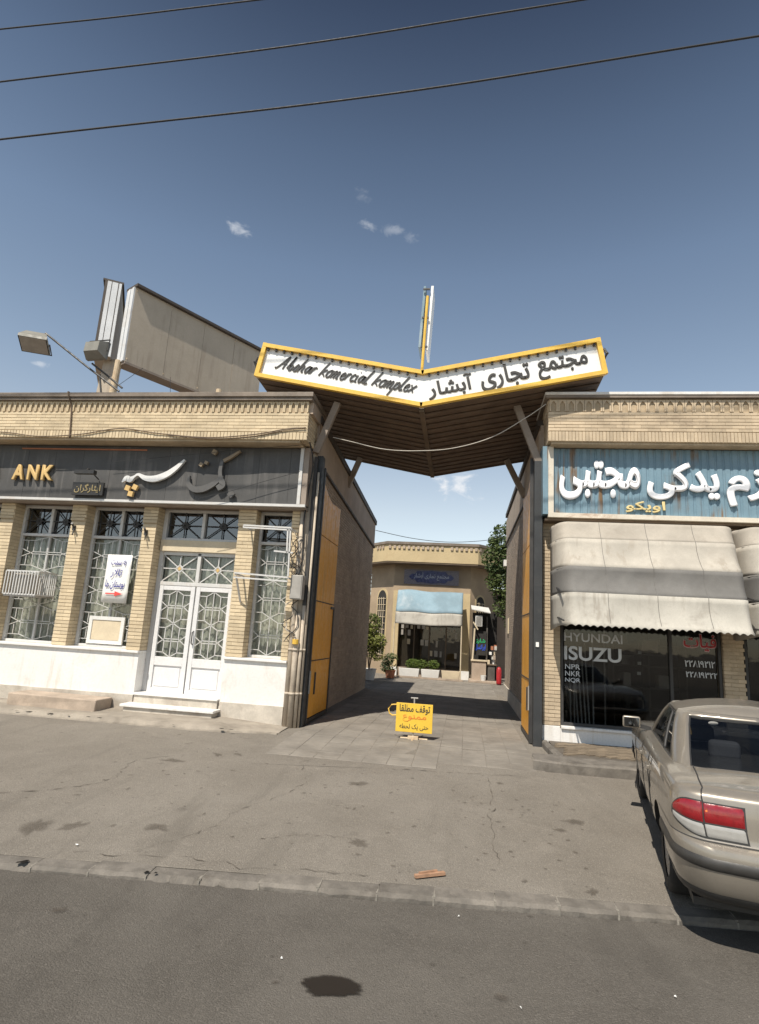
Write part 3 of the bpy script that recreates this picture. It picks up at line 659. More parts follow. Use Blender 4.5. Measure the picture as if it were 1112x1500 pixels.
def grille(mb, x0, x1, z0, z1, y, period=0.62, a=0.5, t=0.014, wide=False):
    """welded window grille: verticals, stretched octagons and crossed diagonals"""
    w = (x1-x0)/2; cx = (x0+x1)/2; av = w*a; d = min(0.09, w*0.3); e = 0.022
    def ln(p, q):
        mb.bar((p[0], y, p[1]), (q[0], y, q[1]), t, t, (0, 1, 0))
    ln((cx, z0), (cx, z1))
    k = 0; z = z0
    n = max(1, round((z1-z0)/period)); per = (z1-z0)/n
    for i in range(n+1):
        zA = z0+i*per
        # crossing on the centre line with stubs to the jambs
        for s in (-1, 1):
            for q in (-1, 1):
                if not (z0-0.001 <= zA+q*d <= z1+0.001): continue
                ln((cx, zA), (cx+s*av, zA+q*d)); ln((cx+s*av, zA+q*d), (cx+s*w, zA+q*d))
        if i < n:
            zB = zA+per/2
            for s in (-1, 1):
                ln((cx+s*av, zA+d), (cx+s*av, zB-e)); ln((cx+s*av, zB+e), (cx+s*av, zA+per-d))
                ln((cx+s*av, zB-e), (cx+s*w, zB+d)); ln((cx+s*av, zB+e), (cx+s*w, zB-d))
                if wide:
                    ln((cx+s*av*0.5, zA+d*0.5), (cx+s*av*0.5, zB-e)); ln((cx+s*av*0.5, zB+e), (cx+s*av*0.5, zA+per-d*0.5))
                    ln((cx+s*(av+w)/2, zA+d), (cx+s*(av+w)/2, zB-e-d*0.4)); ln((cx+s*(av+w)/2, zB+e+d*0.4), (cx+s*(av+w)/2, zA+per-d))
            ln((cx-av, zB-e), (cx+av, zB-e)); ln((cx-av, zB+e), (cx+av, zB+e))
def starburst(mb, x0, x1, z0, z1, y, t=0.014, dia=0.05, mb2=None):
    cx, cz = (x0+x1)/2, (z0+z1)/2
    for ex, ez in ((x0, z0), (x1, z0), (x0, z1), (x1, z1), (x0, cz), (x1, cz), (cx, z0), (cx, z1)):
        mb.bar((cx, y, cz), (ex, y, ez), t, t, (0, 1, 0))
    for k in range(4):
        p = [(cx+dia*math.cos(k*math.pi/2), cz+dia*math.sin(k*math.pi/2)), (cx+dia*math.cos((k+1)*math.pi/2), cz+dia*math.sin((k+1)*math.pi/2))]
        mb.bar((p[0][0], y-0.004, p[0][1]), (p[1][0], y-0.004, p[1][1]), t*1.2, t*1.2, (0, 1, 0))
    if mb2 is not None: diamond(mb2, cx, cz, dia*0.55, 0.012, y-0.006)
def frame(mb, x0, x1, z0, z1, y, w=0.045, d=0.05):
    mb.box(x0, x0+w, y-d, y, z0, z1); mb.box(x1-w, x1, y-d, y, z0, z1)
    mb.box(x0+w, x1-w, y-d+0.002, y, z0, z0+w); mb.box(x0+w, x1-w, y-d+0.002, y, z1-w, z1)
def curtain(name, x0, x1, z0, z1, y, mat, parent, amp=0.03, per=0.13):
    n = int((x1-x0)/0.02); mb = MB()
    mb.grid([[(x0+(x1-x0)*k/n, y+amp*math.sin(2*math.pi*(x0+(x1-x0)*k/n)/per + 2*noise.noise((k*0.1, y, 0)))+0.02*noise.noise((k*0.13, z*0.6, 3)), z) for z in (z0, (z0+z1)/2, z1)] for k in range(n+1)])
    return mb.build(name, mat, parent, smooth=True, fix=False)

# ================================================================== BANK BUILDING (left)
bank = root('bank_building', 'low cream brick bank with barred windows and dark signboard, left of the gateway', 'building')
YP, YW = 10.45, 10.77
XL, XC = -16.0, -2.92
# shell: wall behind the windows, sides, roof
m = MB()
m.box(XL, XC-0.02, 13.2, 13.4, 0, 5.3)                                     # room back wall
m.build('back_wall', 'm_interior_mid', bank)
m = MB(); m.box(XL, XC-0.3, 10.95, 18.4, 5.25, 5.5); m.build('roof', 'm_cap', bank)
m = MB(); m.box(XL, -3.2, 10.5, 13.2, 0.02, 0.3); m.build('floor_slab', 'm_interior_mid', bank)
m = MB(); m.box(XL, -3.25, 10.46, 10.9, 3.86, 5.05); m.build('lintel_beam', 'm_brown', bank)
# passage side wall: courses of brick, slightly out of square, top falling to the back
sd = MB()
A = Vector((XC+0.02, 10.55, 0)); Bv = Vector((-2.98, 18.6, 0))
def wl_pt(t, z): p = A.lerp(Bv, t); return (p.x, p.y, z)
sd.add([wl_pt(0, -0.05), wl_pt(1, -0.05), wl_pt(1, 5.22), wl_pt(0, 5.70), *( (p[0]-0.3, p[1], p[2]) for p in (wl_pt(0, -0.05), wl_pt(1, -0.05), wl_pt(1, 5.22), wl_pt(0, 5.70)))],
       [(0,1,2,3),(7,6,5,4),(0,4,5,1),(1,5,6,2),(2,6,7,3),(3,7,4,0)])
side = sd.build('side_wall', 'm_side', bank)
cr = MB(); nrow = 76
for r_ in range(nrow):
    za = 0.10 + r_*0.062
    n = 38; off = 0.5*(r_ % 2)
    for k in range(n):
        t0, t1 = (k+off)/n+0.0006, (k+off+1)/n-0.0006
        if t1 > 1: continue
        top = 5.70+(5.22-5.70)*(t0+t1)/2
        if za+0.06 > top-0.86: continue
        cr.cur = rnd.random(); pr_ = 0.008+rnd.uniform(-.002, .002)
        p, q = A.lerp(Bv, t0), A.lerp(Bv, t1)
        cr.add([(p.x+pr_, p.y, za), (q.x+pr_, q.y, za), (q.x+pr_, q.y, za+0.052), (p.x+pr_, p.y, za+0.052), (p.x-.004, p.y, za-0.004), (q.x-.004, q.y, za-0.004), (q.x-.004, q.y, za+0.056), (p.x-.004, p.y, za+0.056)],
               [(0,1,2,3),(0,4,5,1),(1,5,6,2),(2,6,7,3),(3,7,4,0)])
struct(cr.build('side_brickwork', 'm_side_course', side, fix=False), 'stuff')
# upper band of the side wall with its dark drip line, and the dark coping
m = MB()
def slab(mb, t0, t1, zf, h, out, back=0.05):
    P = []
    for t in (t0, t1):
        p = A.lerp(Bv, t); z = zf(t); P += [(p.x+out, p.y, z), (p.x+out, p.y, z+h), (p.x-back, p.y, z+h), (p.x-back, p.y, z)]
    mb.add(P, [(0,1,2,3),(7,6,5,4),(0,4,5,1),(1,5,6,2),(2,6,7,3),(3,7,4,0)])
slab(m, -0.005, 1.0, lambda t: 4.88-0.48*t, 0.74, 0.03); m.build('side_band', 'm_side', bank)
m = MB(); slab(m, -0.008, 1.002, lambda t: 4.84-0.48*t, 0.045, 0.055); slab(m, -0.008, 1.004, lambda t: 5.60-0.48*t, 0.14, 0.07, 0.35); m.build('side_coping', 'm_bill_dark', bank)
m = MB(); m.box(-2.95, -2.90, 12.85, 13.75, 1.55, 2.28); m.build('wall_patch', 'm_beam', bank)
# white rendered dado, plinth and sill
spans = [(XL, -5.94), (-4.28, -3.10)]
for a, b in spans:
    m = MB(); m.box(a, b, YP, 10.95, 0.33, 1.07); m.build('dado_wall', 'm_white_wall', bank)
    m = MB(); m.box(a, b+0.004, YP-0.022, 10.95, 0.0, 0.33); m.build('plinth', 'm_plinth', bank)
    m = MB(); m.box(a, b+0.002, YP-0.05, 10.78, 1.072, 1.115); bevel(m.build('sill', 'm_white_wall', bank), 0.006)
# brick pillars between the windows
PIL = [(-15.0, -14.7), (-13.4, -13.1), (-11.9, -11.6), (-10.62, -10.32), (-9.33, -9.03), (-7.75, -7.45), (-6.22, -5.94), (-4.28, -3.95), (-3.23, -3.10)]
for a, b in PIL:
    m = MB(); m.box(a+0.012, b-0.012, YP+0.014, 10.95, 1.115, 3.90)
    p = m.build('brick_pillar', 'm_mortar', bank)
    q = MB(); brick_wall(q, a, b, 1.118, 3.50, YP, bl=b-a if b-a < 0.31 else 0.22, depth=0.03); brick_wall(q, a-0.012, b+0.012, 3.52, 3.84, YP-0.012, bl=0.3, depth=0.03)
    for sx, sg in ((a, -1), (b, 1)): brick_side(q, YP+0.004, 10.93, 1.118, 3.84, sx, sg, bl=0.3, depth=0.02)
    struct(q.build('brickwork', 'm_brick', p, fix=False), 'stuff')
# windows
def bank_window(x0, x1, wide=True, cols=2):
    w = empty('window'); w.parent = bank
    m = MB(); m.box(x0, x0+0.05, YW-0.06, YW+0.02, 1.115, 3.86); m.box(x1-0.05, x1, YW-0.06, YW+0.02, 1.115, 3.86)
    m.box(x0+0.05, x1-0.05, YW-0.06, YW+0.02, 1.117, 1.165); m.box(x0+0.05, x1-0.05, YW-0.06, YW+0.02, 3.80, 3.858); m.box(x0+0.05, x1-0.05, YW-0.07, YW+0.02, 3.22, 3.275)
    if cols == 2: cx = (x0+x1)/2; m.box(cx-0.03, cx+0.03, YW-0.06, YW+0.02, 3.275, 3.80); m.box(cx-0.02, cx+0.02, YW-0.03, YW+0.02, 1.165, 3.22)
    bevel(m.build('frame', 'm_white_metal', w), 0.006)
    m = MB(); m.box(x0+0.05, x1-0.05, YW+0.03, YW+0.036, 1.165, 3.22); m.build('pane', 'm_glass', w)
    xs_ = [x0+0.05, x1-0.05] if cols == 1 else [x0+0.05, (x0+x1)/2, x1-0.05]
    for p, q in zip(xs_[:-1], xs_[1:]):
        m = MB(); m.box(p+0.03, q-0.03, YW+0.03, YW+0.036, 3.275, 3.80); m.build('pane', 'm_glass_sky', w)
        m = MB(); starburst(m, p+0.02, q-0.02, 3.275, 3.80, YW-0.02, 0.016, 0.07); m.build('star_grille', 'm_dark_metal', w)
        m = MB(); m.box(p, q, YW+0.10, YW+0.11, 3.25, 3.83); m.build('blind', 'm_interior_mid', w)
    m = MB(); grille(m, x0+0.05, x1-0.05, 1.17, 3.22, YW-0.03, 0.68, 0.52, 0.011, wide); m.build('grille', 'm_white_metal', w)
    curtain('curtain', x0+0.03, x1-0.03, 1.16, 3.22, YW+0.10, 'm_curtain', w)
    return w
for a, b in [(-14.7, -13.4), (-13.1, -11.9), (-11.6, -10.62), (-10.32, -9.33), (-9.03, -7.75), (-7.45, -6.22)]: w_ = bank_window(a, b)
w2 = w_
w3 = bank_window(-3.95, -3.23, False, 1)
# beige cooler panel in the lower part of the second window
m = MB(); frame(m, -7.20, -6.46, 1.18, 1.70, YW-0.045, 0.07, 0.04); m.build('cooler_frame', 'm_white', w2)
m = MB(); m.box(-7.13, -6.53, YW-0.07, YW-0.046, 1.25, 1.63); o = m.build('cooler_panel', 'm_far_cream', w2); bevel(o, 0.02, 3)
# entrance door
dr = empty('door'); dr.parent = bank
DX0, DX1, DM = -5.86, -4.36, -5.11
m = MB()
m.box(-5.94, DX0, YW-0.06, YW+0.04, 0.36, 3.86); m.box(DX1, -4.28, YW-0.06, YW+0.04, 0.36, 3.86)
m.box(DX0, DX1, YW-0.055, YW+0.04, 2.36, 2.43); m.box(DX0, DX1, YW-0.055, YW+0.04, 3.24, 3.29); m.box(DX0, DX1, YW-0.055, YW+0.04, 3.80, 3.858); m.box(DM-0.035, DM+0.035, YW-0.052, YW+0.04, 2.43, 3.00); m.box(DM-0.03, DM+0.03, YW-0.052, YW+0.04, 3.29, 3.80)
m.box(DX0, DX1, YW-0.052, YW+0.04, 2.95, 3.02)
bevel(m.build('door_frame', 'm_white_metal', dr), 0.006)
m = MB(); m.box(-5.92, -4.30, YW-0.11, YW+0.04, 3.022, 3.238); m.build('lintel', 'm_far_cream', dr)
for p, q in ((DX0, DM-0.035), (DM+0.035, DX1)):
    m = MB(); m2_ = MB(); starburst(m, p+0.02, q-0.02, 2.44, 2.94, YW-0.02, 0.018, 0.075, m2_); m.build('star_grille', 'm_white_metal', dr); m2_.build('star_boss', 'm_gold', dr)
    m = MB(); m.box(p, q, YW+0.02, YW+0.026, 2.43, 2.95); m.build('pane', 'm_glass', dr)
    m = MB(); starburst(m, p+0.02, q-0.02, 3.29, 3.80, YW-0.02, 0.016, 0.075); m.build('star_grille', 'm_dark_metal', dr)
    m = MB(); m.box(p, q, YW+0.02, YW+0.026, 3.29, 3.80); m.build('pane', 'm_glass_sky', dr)
    m = MB(); m.box(p, q, YW+0.10, YW+0.11, 3.25, 3.83); m.build('blind', 'm_interior_mid', dr)
for p, q in ((DX0+0.005, DM-0.012), (DM+0.012, DX1-0.005)):
    m = MB()
    m.box(p, p+0.085, YW-0.05, YW, 0.37, 2.355); m.box(q-0.085, q, YW-0.05, YW, 0.37, 2.355)
    m.box(p+0.085, q-0.085, YW-0.048, YW, 0.37, 0.45); m.box(p+0.085, q-0.085, YW-0.048, YW, 0.86, 1.02); m.box(p+0.085, q-0.085, YW-0.048, YW, 2.27, 2.355)
    m.box(p+0.085, q-0.085, YW-0.02, YW, 0.45, 0.86); m.box(p+0.12, q-0.12, YW-0.032, YW-0.02, 0.485, 0.825)
    bevel(m.build('door_leaf', 'm_door', dr), 0.006)
    m = MB(); grille(m, p+0.085, q-0.085, 1.02, 2.27, YW-0.03, 0.62, 0.5, 0.014); m.build('leaf_grille', 'm_white_metal', dr)
    m = MB(); m.box(p+0.08, q-0.08, YW-0.006, YW, 1.02, 2.27); m.build('pane', 'm_glass', dr)
m = MB(); m.tube([(DM+0.06, YW-0.05, 1.52), (DM+0.06, YW-0.10, 1.50), (DM+0.06, YW-0.10, 1.30), (DM+0.06, YW-0.05, 1.28)], 0.012, 8); m.build('handle', 'm_dark_metal', dr)
curtain('curtain', DX0, DX1, 0.4, 2.95, YW+0.10, 'm_curtain', dr, 0.02)
m = MB(); m.box(-5.94, -4.28, 10.16, 10.9, 0.0, 0.16); m.box(-5.90, -4.30, 10.40, 10.9, 0.162, 0.34); o = m.build('door_steps', 'm_plinth', bank); bevel(o, 0.01)
m = MB(); m.box(-5.99, -4.24, 10.12, 10.5, 0.16, 0.205); m.box(-5.92, -4.29, 10.37, 10.84, 0.342, 0.375); bevel(m.build('step_slab', 'm_white_wall', bank), 0.008)
# dark signboard of single plates with frame
sb = empty('signboard'); sb.parent = bank
YS = 10.20; x = XL; pw = 0.605
while x < -3.12:
    x1 = min(x+pw, -3.11); m = MB(); m.box(x+0.002, x1-0.002, YS+rnd.uniform(0, .003), YS+0.03, 3.915, 4.985); m.build('sign_plate', 'm_panel_dark', sb); x = x1
m = MB(); m.box(XL, -2.94, YS-0.03, YS+0.05, 3.865, 3.912); m.box(-3.105, -3.045, YS-0.03, YS+0.05, 3.914, 4.99); m.build('sign_frame', 'm_white_metal', sb)
m = MB(); m.box(XL, -2.95, YS+0.055, 10.455, 3.84, 3.88); m.box(-3.043, -2.94, YS-0.005, 10.455, 3.915, 5.0); m.build('sign_soffit', 'm_beam', sb)
m = MB(); m.box(-8.9, -6.2, YS-0.02, YS, 4.90, 4.925); m.build('light_tube', 'm_terracotta', sb)
for ch, a_, b_ in (('B', -9.52, -9.30), ('A', -8.97, -8.71), ('N', -8.64, -8.41), ('K', -8.33, -8.08)): text('letter', ch, 'm_gold', sb, a_, b_, 4.25, 4.56, YS-0.02, 0.06, 0.03, arabic=False)
# calligraphic letters
m = MB()
ribbon(m, [(-6.58, 4.24, 0.02), (-6.50, 4.32, 0.10), (-6.42, 4.30, 0.11), (-6.34, 4.36, 0.04), (-6.26, 4.40, 0.05), (-6.10, 4.33, 0.10), (-5.90, 4.33, 0.12), (-5.68, 4.42, 0.11), (-5.50, 4.56, 0.08), (-5.36, 4.71, 0.03)], 0.06, YS-0.03, 8); m.build('lettering', 'm_silver', sb)
def dots(mat, L):
    for x_, z_, s_, a_ in L: m = MB(); diamond(m, x_, z_, s_, 0.06, YS-0.03, a_); m.build('letter_dot', mat, sb)
dots('m_gold', [(-6.45, 4.13, 0.07, 0.5), (-6.30, 4.15, 0.07, 0.4), (-6.375, 4.02, 0.07, 0.6), ]); M('m_gold_shaded', (0.27, 0.205, 0.13), 0.55, 0.15); dots('m_gold_shaded', [(-4.78, 4.87, 0.065, 0.3), (-5.02, 4.62, 0.05, 0.2), (-4.92, 4.66, 0.045, 0.4)]); dots('m_dark_letter', [(-4.36, 4.06, 0.075, 0.1)])  # upper dots: darker copy of the gold, cornice shade put into the colour
m = MB()
ribbon(m, [(-5.23, 4.40, 0.03), (-5.22, 4.24, 0.08), (-5.10, 4.14, 0.11), (-4.92, 4.15, 0.12), (-4.74, 4.24, 0.10), (-4.62, 4.34, 0.07), (-4.56, 4.40, 0.05)], 0.06, YS-0.03, 8)
ribbon(m, [(-4.60, 4.70, 0.06), (-4.62, 4.52, 0.07), (-4.60, 4.38, 0.08), (-4.55, 4.24, 0.13), (-4.64, 4.16, 0.10)], 0.066, YS-0.03, 8)
m.build('lettering', 'm_dark_letter', sb)
m = MB(); ribbon(m, [(-4.58, 4.70, 0.06), (-4.44, 4.78, 0.06), (-4.27, 4.90, 0.035)], 0.06, YS-0.03, 6)
m.build('lettering', 'm_gold_shaded', sb)  # top stroke in the gold with the shade painted in
m = MB(); m.box(-7.60, -6.95, YS-0.09, YS-0.05, 3.97, 4.22); pl = m.build('name_plate', 'm_black_plate', sb)
for xx in (-7.50, -7.10): m = MB(); m.box(xx, xx+0.04, YS-0.05, YS, 4.05, 4.12); m.build('plate_bracket', 'm_dark_metal', sb)
text('lettering', 'ایثارگران', 'm_gold_text', sb, -7.55, -7.0, 4.01, 4.19, YS-0.091, 0.008, 0.012)
m = MB(); m.tube([(-7.12, YS-0.02, 4.30), (-7.12, YS-0.38, 4.42), (-7.12, YS-0.42, 4.36)], 0.012, 6); m.box(-7.34, -6.94, YS-0.46, YS-0.36, 4.30, 4.37); m.build('sign_lamp', 'm_black_plate', sb)
# cornice with brick courses, soldier course and pointed niches
co = empty('cornice'); co.parent = bank
YC = 9.85
m = MB(); m.box(XL, -2.93, YC+0.014, 11.2, 5.035, 5.79); m.box(XL, -3.05, YC+0.03, 10.3, 5.0, 5.035)
m.add([], []); m.build('core', 'm_mortar', co)
q = MB(); brick_wall(q, XL, -2.925, 5.19, 5.565, YC, depth=0.03); brick_wall(q, XL, -2.925, 5.04, 5.185, YC-0.004, ch=0.066, soldier=True, depth=0.03)
brick_side(q, YC, 10.9, 5.04, 5.565, -2.918, 1, depth=0.02)
struct(q.build('brickwork', 'm_brick', co, fix=False), 'stuff')
m = MB(); m.box(XL, -2.928, YC+0.035, YC+0.08, 5.565, 5.78); m.build('niche_back', 'm_brick', co)
proto = arch_dentil(0.110, 0.205, 0.055).build('niche', 'm_brick', co); k = 0
x = -2.99
while x > XL:
    loc = (x, YC+0.04, 5.568)
    if k == 0: proto.location = loc
    elif x > -12.5: inst(proto, 'niche', loc, co)
    x -= 0.1155; k += 1
m = MB(); m.box(XL, -2.86, YC-0.07, 11.3, 5.782, 5.84); m.box(XL, -2.84, YC-0.10, 11.3, 5.842, 5.93); bevel(m.build('coping', 'm_cap', co), 0.008)
m = MB(); m.box(-2.926, -2.86, YC+0.06, 10.9, 5.566, 5.785); m.build('return_band', 'm_side', co)
# rising pipes, conduits and wall fixings at the corner
for xx, yy, r_, zt in [(-3.03, 10.40, 0.045, 3.82), (-2.945, 10.38, 0.05, 1.95), (-2.865, 10.42, 0.035, 2.1), (-2.81, 10.46, 0.022, 4.6)]:
    m = MB(); m.tube([(xx, yy, 0.0), (xx, yy, zt)], r_, 12)
    for zz in (0.55, 1.3): m.tube([(xx, yy, zz), (xx, yy, zz+0.04)], r_*1.25, 12)
    m.build('riser_pipe', 'm_pipe', bank, smooth=True)
m = MB(); m.box(-3.10, -2.90, 10.46, 10.62, 0, 5.04); m.build('corner_pier', 'm_pipe', bank)
m = MB(); m.box(-2.905, -2.84, 10.43, 10.50, 0.0, 4.9); m.build('corner_angle', 'm_dark_metal', bank)
for xx, zz in ((-7.66, 3.38), (-6.13, 3.34)):
    m = MB(); m.box(xx-0.03, xx+0.03, YP-0.03, YP, zz-0.06, zz+0.04); m.tube([(xx, YP-0.02, zz), (xx+0.03, YP-0.14, zz+0.06)], 0.02, 8); m.tube([(xx, YP-0.02, zz-0.05), (xx+0.05, YP-0.10, zz-0.16)], 0.012, 6); m.build('flag_holder', 'm_dark_metal', bank)
rebase(bank, (-9.4, 10.45, 0))

# ================================================================== PARTS SHOP (right)
shop = root('parts_shop', 'cream brick spare parts shop with blue corrugated signboard, right of the gateway', 'building')
YQ, YT, YD = 10.81, 10.5, 10.25
XR = 10.0
m = MB(); m.box(1.38, 1.66, YQ+0.014, 11.15, 0.30, 3.9); p = m.build('brick_pillar', 'm_mortar', shop)
q = MB(); brick_wall(q, 1.365, 1.66, 0.335, 3.9, YQ, bl=0.2, ch=0.064, depth=0.03); struct(q.build('brickwork', 'm_brick_r', p, fix=False), 'stuff')
m = MB(); m.box(4.32, 4.62, YQ+0.014, 11.15, 0.30, 3.9); p = m.build('brick_pillar', 'm_mortar', shop)
q = MB(); brick_wall(q, 4.30, 4.635, 0.335, 3.9, YQ, bl=0.21, ch=0.064, depth=0.03); brick_side(q, YQ+0.004, 11.1, 0.335, 3.9, 4.30, -1, bl=0.3, ch=0.064); struct(q.build('brickwork', 'm_brick_r', p, fix=False), 'stuff')
m = MB(); m.box(7.3, 7.6, YQ+0.014, 11.15, 0.30, 3.9); p = m.build('brick_pillar', 'm_mortar', shop)
q = MB(); brick_wall(q, 7.28, 7.62, 0.335, 3.9, YQ, bl=0.21, ch=0.064, depth=0.03); struct(q.build('brickwork', 'm_brick_r', p, fix=False), 'stuff')
m = MB(); m.box(1.355, 1.655, YQ-0.012, 11.15, 0.02, 0.33); bevel(m.build('corner_block', 'm_white_wall', shop), 0.006)
m = MB(); m.box(1.657, XR, YQ-0.006, 11.15, 0.02, 0.295); m.build('plinth', 'm_white_wall', shop)
m = MB(); m.box(1.668, 4.30, YQ-0.05, 11.0, 0.297, 0.34); bevel(m.build('sill', 'm_white_wall', shop), 0.006)
m = MB(); m.box(4.64, 7.27, YQ-0.05, 11.0, 0.297, 0.34); bevel(m.build('sill', 'm_white_wall', shop), 0.006)
# interior shell and the passage side
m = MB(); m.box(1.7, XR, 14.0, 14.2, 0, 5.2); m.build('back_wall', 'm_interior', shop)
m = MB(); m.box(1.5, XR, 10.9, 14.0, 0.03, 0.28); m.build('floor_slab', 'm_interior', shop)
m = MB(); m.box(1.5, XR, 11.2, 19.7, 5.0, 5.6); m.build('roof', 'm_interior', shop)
m = MB(); m.box(XR-0.2, XR, 11, 19.7, 0, 5.6); m.build('end_wall', 'm_side', shop)
m = MB(); m.box(1.40, XR, YQ+0.02, 11.15, 3.86, 5.05); m.build('lintel_beam', 'm_brown', shop)
sd = MB(); sd.add([(1.33, 10.86, -0.05), (1.33, 19.7, -0.05), (1.33, 19.7, 5.72), (1.33, 10.86, 5.72), (1.55, 10.86, -0.05), (1.55, 19.7, -0.05), (1.55, 19.7, 5.72), (1.55, 10.86, 5.72)],
                  [(0,1,2,3),(7,6,5,4),(0,4,5,1),(1,5,6,2),(2,6,7,3),(3,7,4,0)])
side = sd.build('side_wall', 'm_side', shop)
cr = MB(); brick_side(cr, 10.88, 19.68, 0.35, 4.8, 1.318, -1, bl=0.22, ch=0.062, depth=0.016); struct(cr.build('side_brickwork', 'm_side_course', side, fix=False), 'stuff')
m = MB(); m.box(1.30, 1.56, 10.9, 19.72, 4.84, 5.62); m.build('side_band', 'm_side', shop)
m = MB(); m.box(1.27, 1.6, 10.9, 19.75, 5.72, 5.84); m.box(1.275, 1.33, 10.9, 19.73, 4.795, 4.838); m.build('side_coping', 'm_bill_dark', shop)
m = MB(); m.box(1.285, 1.33, 13.9, 19.69, 0.0, 0.34); m.build('side_plinth', 'm_plinth', shop)
# shop windows
for (a, b, mul) in ((1.67, 4.29, (3.49,)), (4.65, 7.26, (5.9,))):
    w = empty('shop_window'); w.parent = shop
    m = MB(); frame(m, a, b, 0.342, 3.86, YQ+0.12, 0.05, 0.07)
    for mx_ in mul: m.box(mx_-0.025, mx_+0.025, YQ+0.055, YQ+0.12, 0.39, 3.81)
    m.box(a+0.05, b-0.05, YQ+0.06, YQ+0.118, 2.45, 2.50)
    bevel(m.build('frame', 'm_dark_metal', w), 0.005)
    xs_ = [a+0.05, *mul, b-0.05]
    for p, q in zip(xs_[:-1], xs_[1:]):
        m = MB(); m.box(p+0.026, q-0.026, YQ+0.10, YQ+0.106, 0.39, 2.45); m.build('pane', 'm_glass_dark', w)
        m = MB(); m.box(p+0.026, q-0.026, YQ+0.10, YQ+0.106, 2.50, 3.81); m.build('pane', 'm_glass_dark', w)
    if a < 2:
        YG = YQ+0.098
        text('window_lettering', 'HYUNDAI', 'm_num_white', w, 1.74, 2.72, 1.75, 1.90, YG, 0.002, 0.012, arabic=False)
        text('window_lettering', 'ISUZU', 'm_num_white', w, 1.74, 2.70, 1.43, 1.67, YG, 0.002, 0.025, arabic=False)
        for k, tx in enumerate(('NPR', 'NKR', 'NQR')): text('window_lettering', tx, 'm_num_white', w, 1.755, 2.01, 1.275-0.115*k, 1.36-0.115*k, YG, 0.002, 0.008, arabic=False)
        M('m_halo', (0.55, 0.42, 0.42), 0.6, 0.05)
        text('window_lettering', 'فیات', 'm_halo', w, 3.70, 4.25, 1.70, 2.00, YG, 0.0015, 0.045)
        text('window_lettering', 'فیات', 'm_red', w, 3.715, 4.235, 1.715, 1.985, YG-0.002, 0.002, 0.012)
        text('window_lettering', '۲۲۸۱۹۲۱۲', 'm_num_white', w, 3.72, 4.20, 1.44, 1.55, YG, 0.002, 0.02, arabic=False)
        text('window_lettering', '۲۲۸۱۹۳۲۲', 'm_num_white', w, 3.73, 4.23, 1.27, 1.38, YG, 0.002, 0.02, arabic=False)
# things standing inside the window
for k in range(7):
    xx = 1.92+k*0.065; m = MB(); m.tube([(xx, 11.35, 0.28), (xx+rnd.uniform(-.05, .05), 11.55, 1.55+rnd.uniform(-.2, .3))], 0.014, 8)
    tag(m.build('metal_rod', 'm_white'), ('first', 'second', 'third', 'fourth', 'fifth', 'sixth', 'last')[k]+' from the left of the grey rods leaning inside the shop glass', 'rod', 'rods leaning in the shop window')
for k, zz in enumerate((1.60, 1.42, 1.25)):
    m = MB(); m.box(3.0-.01*k, 3.06-.01*k, 11.02, 11.03, zz, zz+.05); tag(m.build('price_tag', 'm_paper'), ('top', 'middle', 'lowest')[k]+' of three small white tags hanging behind the middle of the shop glass', 'tag', 'tags behind the shop glass')
m = MB(); m.box(3.15, 3.42, 11.3, 11.6, 1.62, 1.85); tag(bevel(m.build('tan_carton', 'm_stone'), .01), 'dull tan carton on the rack behind the shop glass', 'carton')
m = MB(); m.tube([(2.50, 11.3, 0.28), (2.50, 11.3, 2.2)], 0.016, 8); m.box(2.35, 2.75, 11.15, 11.45, 0.28, 0.31); tag(m.build('display_pole', 'm_grey_box'), 'single grey upright pole on a base behind the shop glass', 'pole')
sh_ = root('parts_shelf', 'dark shelf rack of spare parts inside the shop behind the glass', 'shelf')
m = MB()
for zz in (0.55, 0.95, 1.35, 1.75): m.box(2.85, 4.2, 12.2, 12.6, zz, zz+0.03)
m.box(3.1, 3.5, 11.25, 11.65, 1.58, 1.61); m.box(3.1, 3.13, 11.3, 12.3, 1.58, 1.6)
for xx in (2.85, 3.5, 4.17): m.box(xx, xx+0.03, 12.2, 12.6, 0.28, 2.1)
m.build('rack', 'm_interior_mid', sh_)
for k in range(9):
    xx = 2.9+rnd.uniform(0, 1.1); zz = (0.58, 0.98, 1.38, 1.78)[k % 4]; m = MB(); w_ = rnd.uniform(0.1, 0.25); m.box(xx, xx+w_, 12.22, 12.45, zz, zz+rnd.uniform(0.1, 0.25)); m.build('carton', rnd.choice(['m_interior_mid', 'm_stone', 'm_grey_box']), sh_)
rebase(sh_, (3.5, 12.4, 0.28))
# blue corrugated signboard with cream frame
sb = empty('signboard'); sb.parent = shop
m = MB(); P = []; x = 1.50; k = 0
prof = [(0, 0), (0.012, 0.014), (0.085, 0.014), (0.097, 0), (0.125, 0)]
while x < XR-0.2:
    for dx, dy in prof[:-1]: P.append([(x+dx, YT+0.02-dy, z) for z in (3.95, 4.5, 5.15)])
    x += 0.125
m.grid(P); m.build('corrugated_sheet', 'm_blue_sheet', sb, fix=False)
m = MB(); m.box(1.315, 1.405, YT-0.06, 10.85, 3.92, 5.17); m.build('side_sheet', 'm_blue_sheet', sb)
m = MB(); m.box(1.407, 1.50, YT-0.075, YT+0.04, 3.92, 5.16); m.build('sign_frame', 'm_frame_cream', sb)
m = MB(); m.box(1.405, XR, YT-0.085, YT+0.04, 3.865, 3.945); m.build('sign_frame', 'm_frame_cream', sb)
m = MB(); m.box(1.36, XR, YT+0.0, 10.85, 3.82, 3.86); m.build('sign_soffit', 'm_brown', sb)
text('lettering', 'مجتبی', 'm_letter_white', sb, 1.60, 2.98, 4.20, 4.92, YT-0.01, 0.038, 0.035)
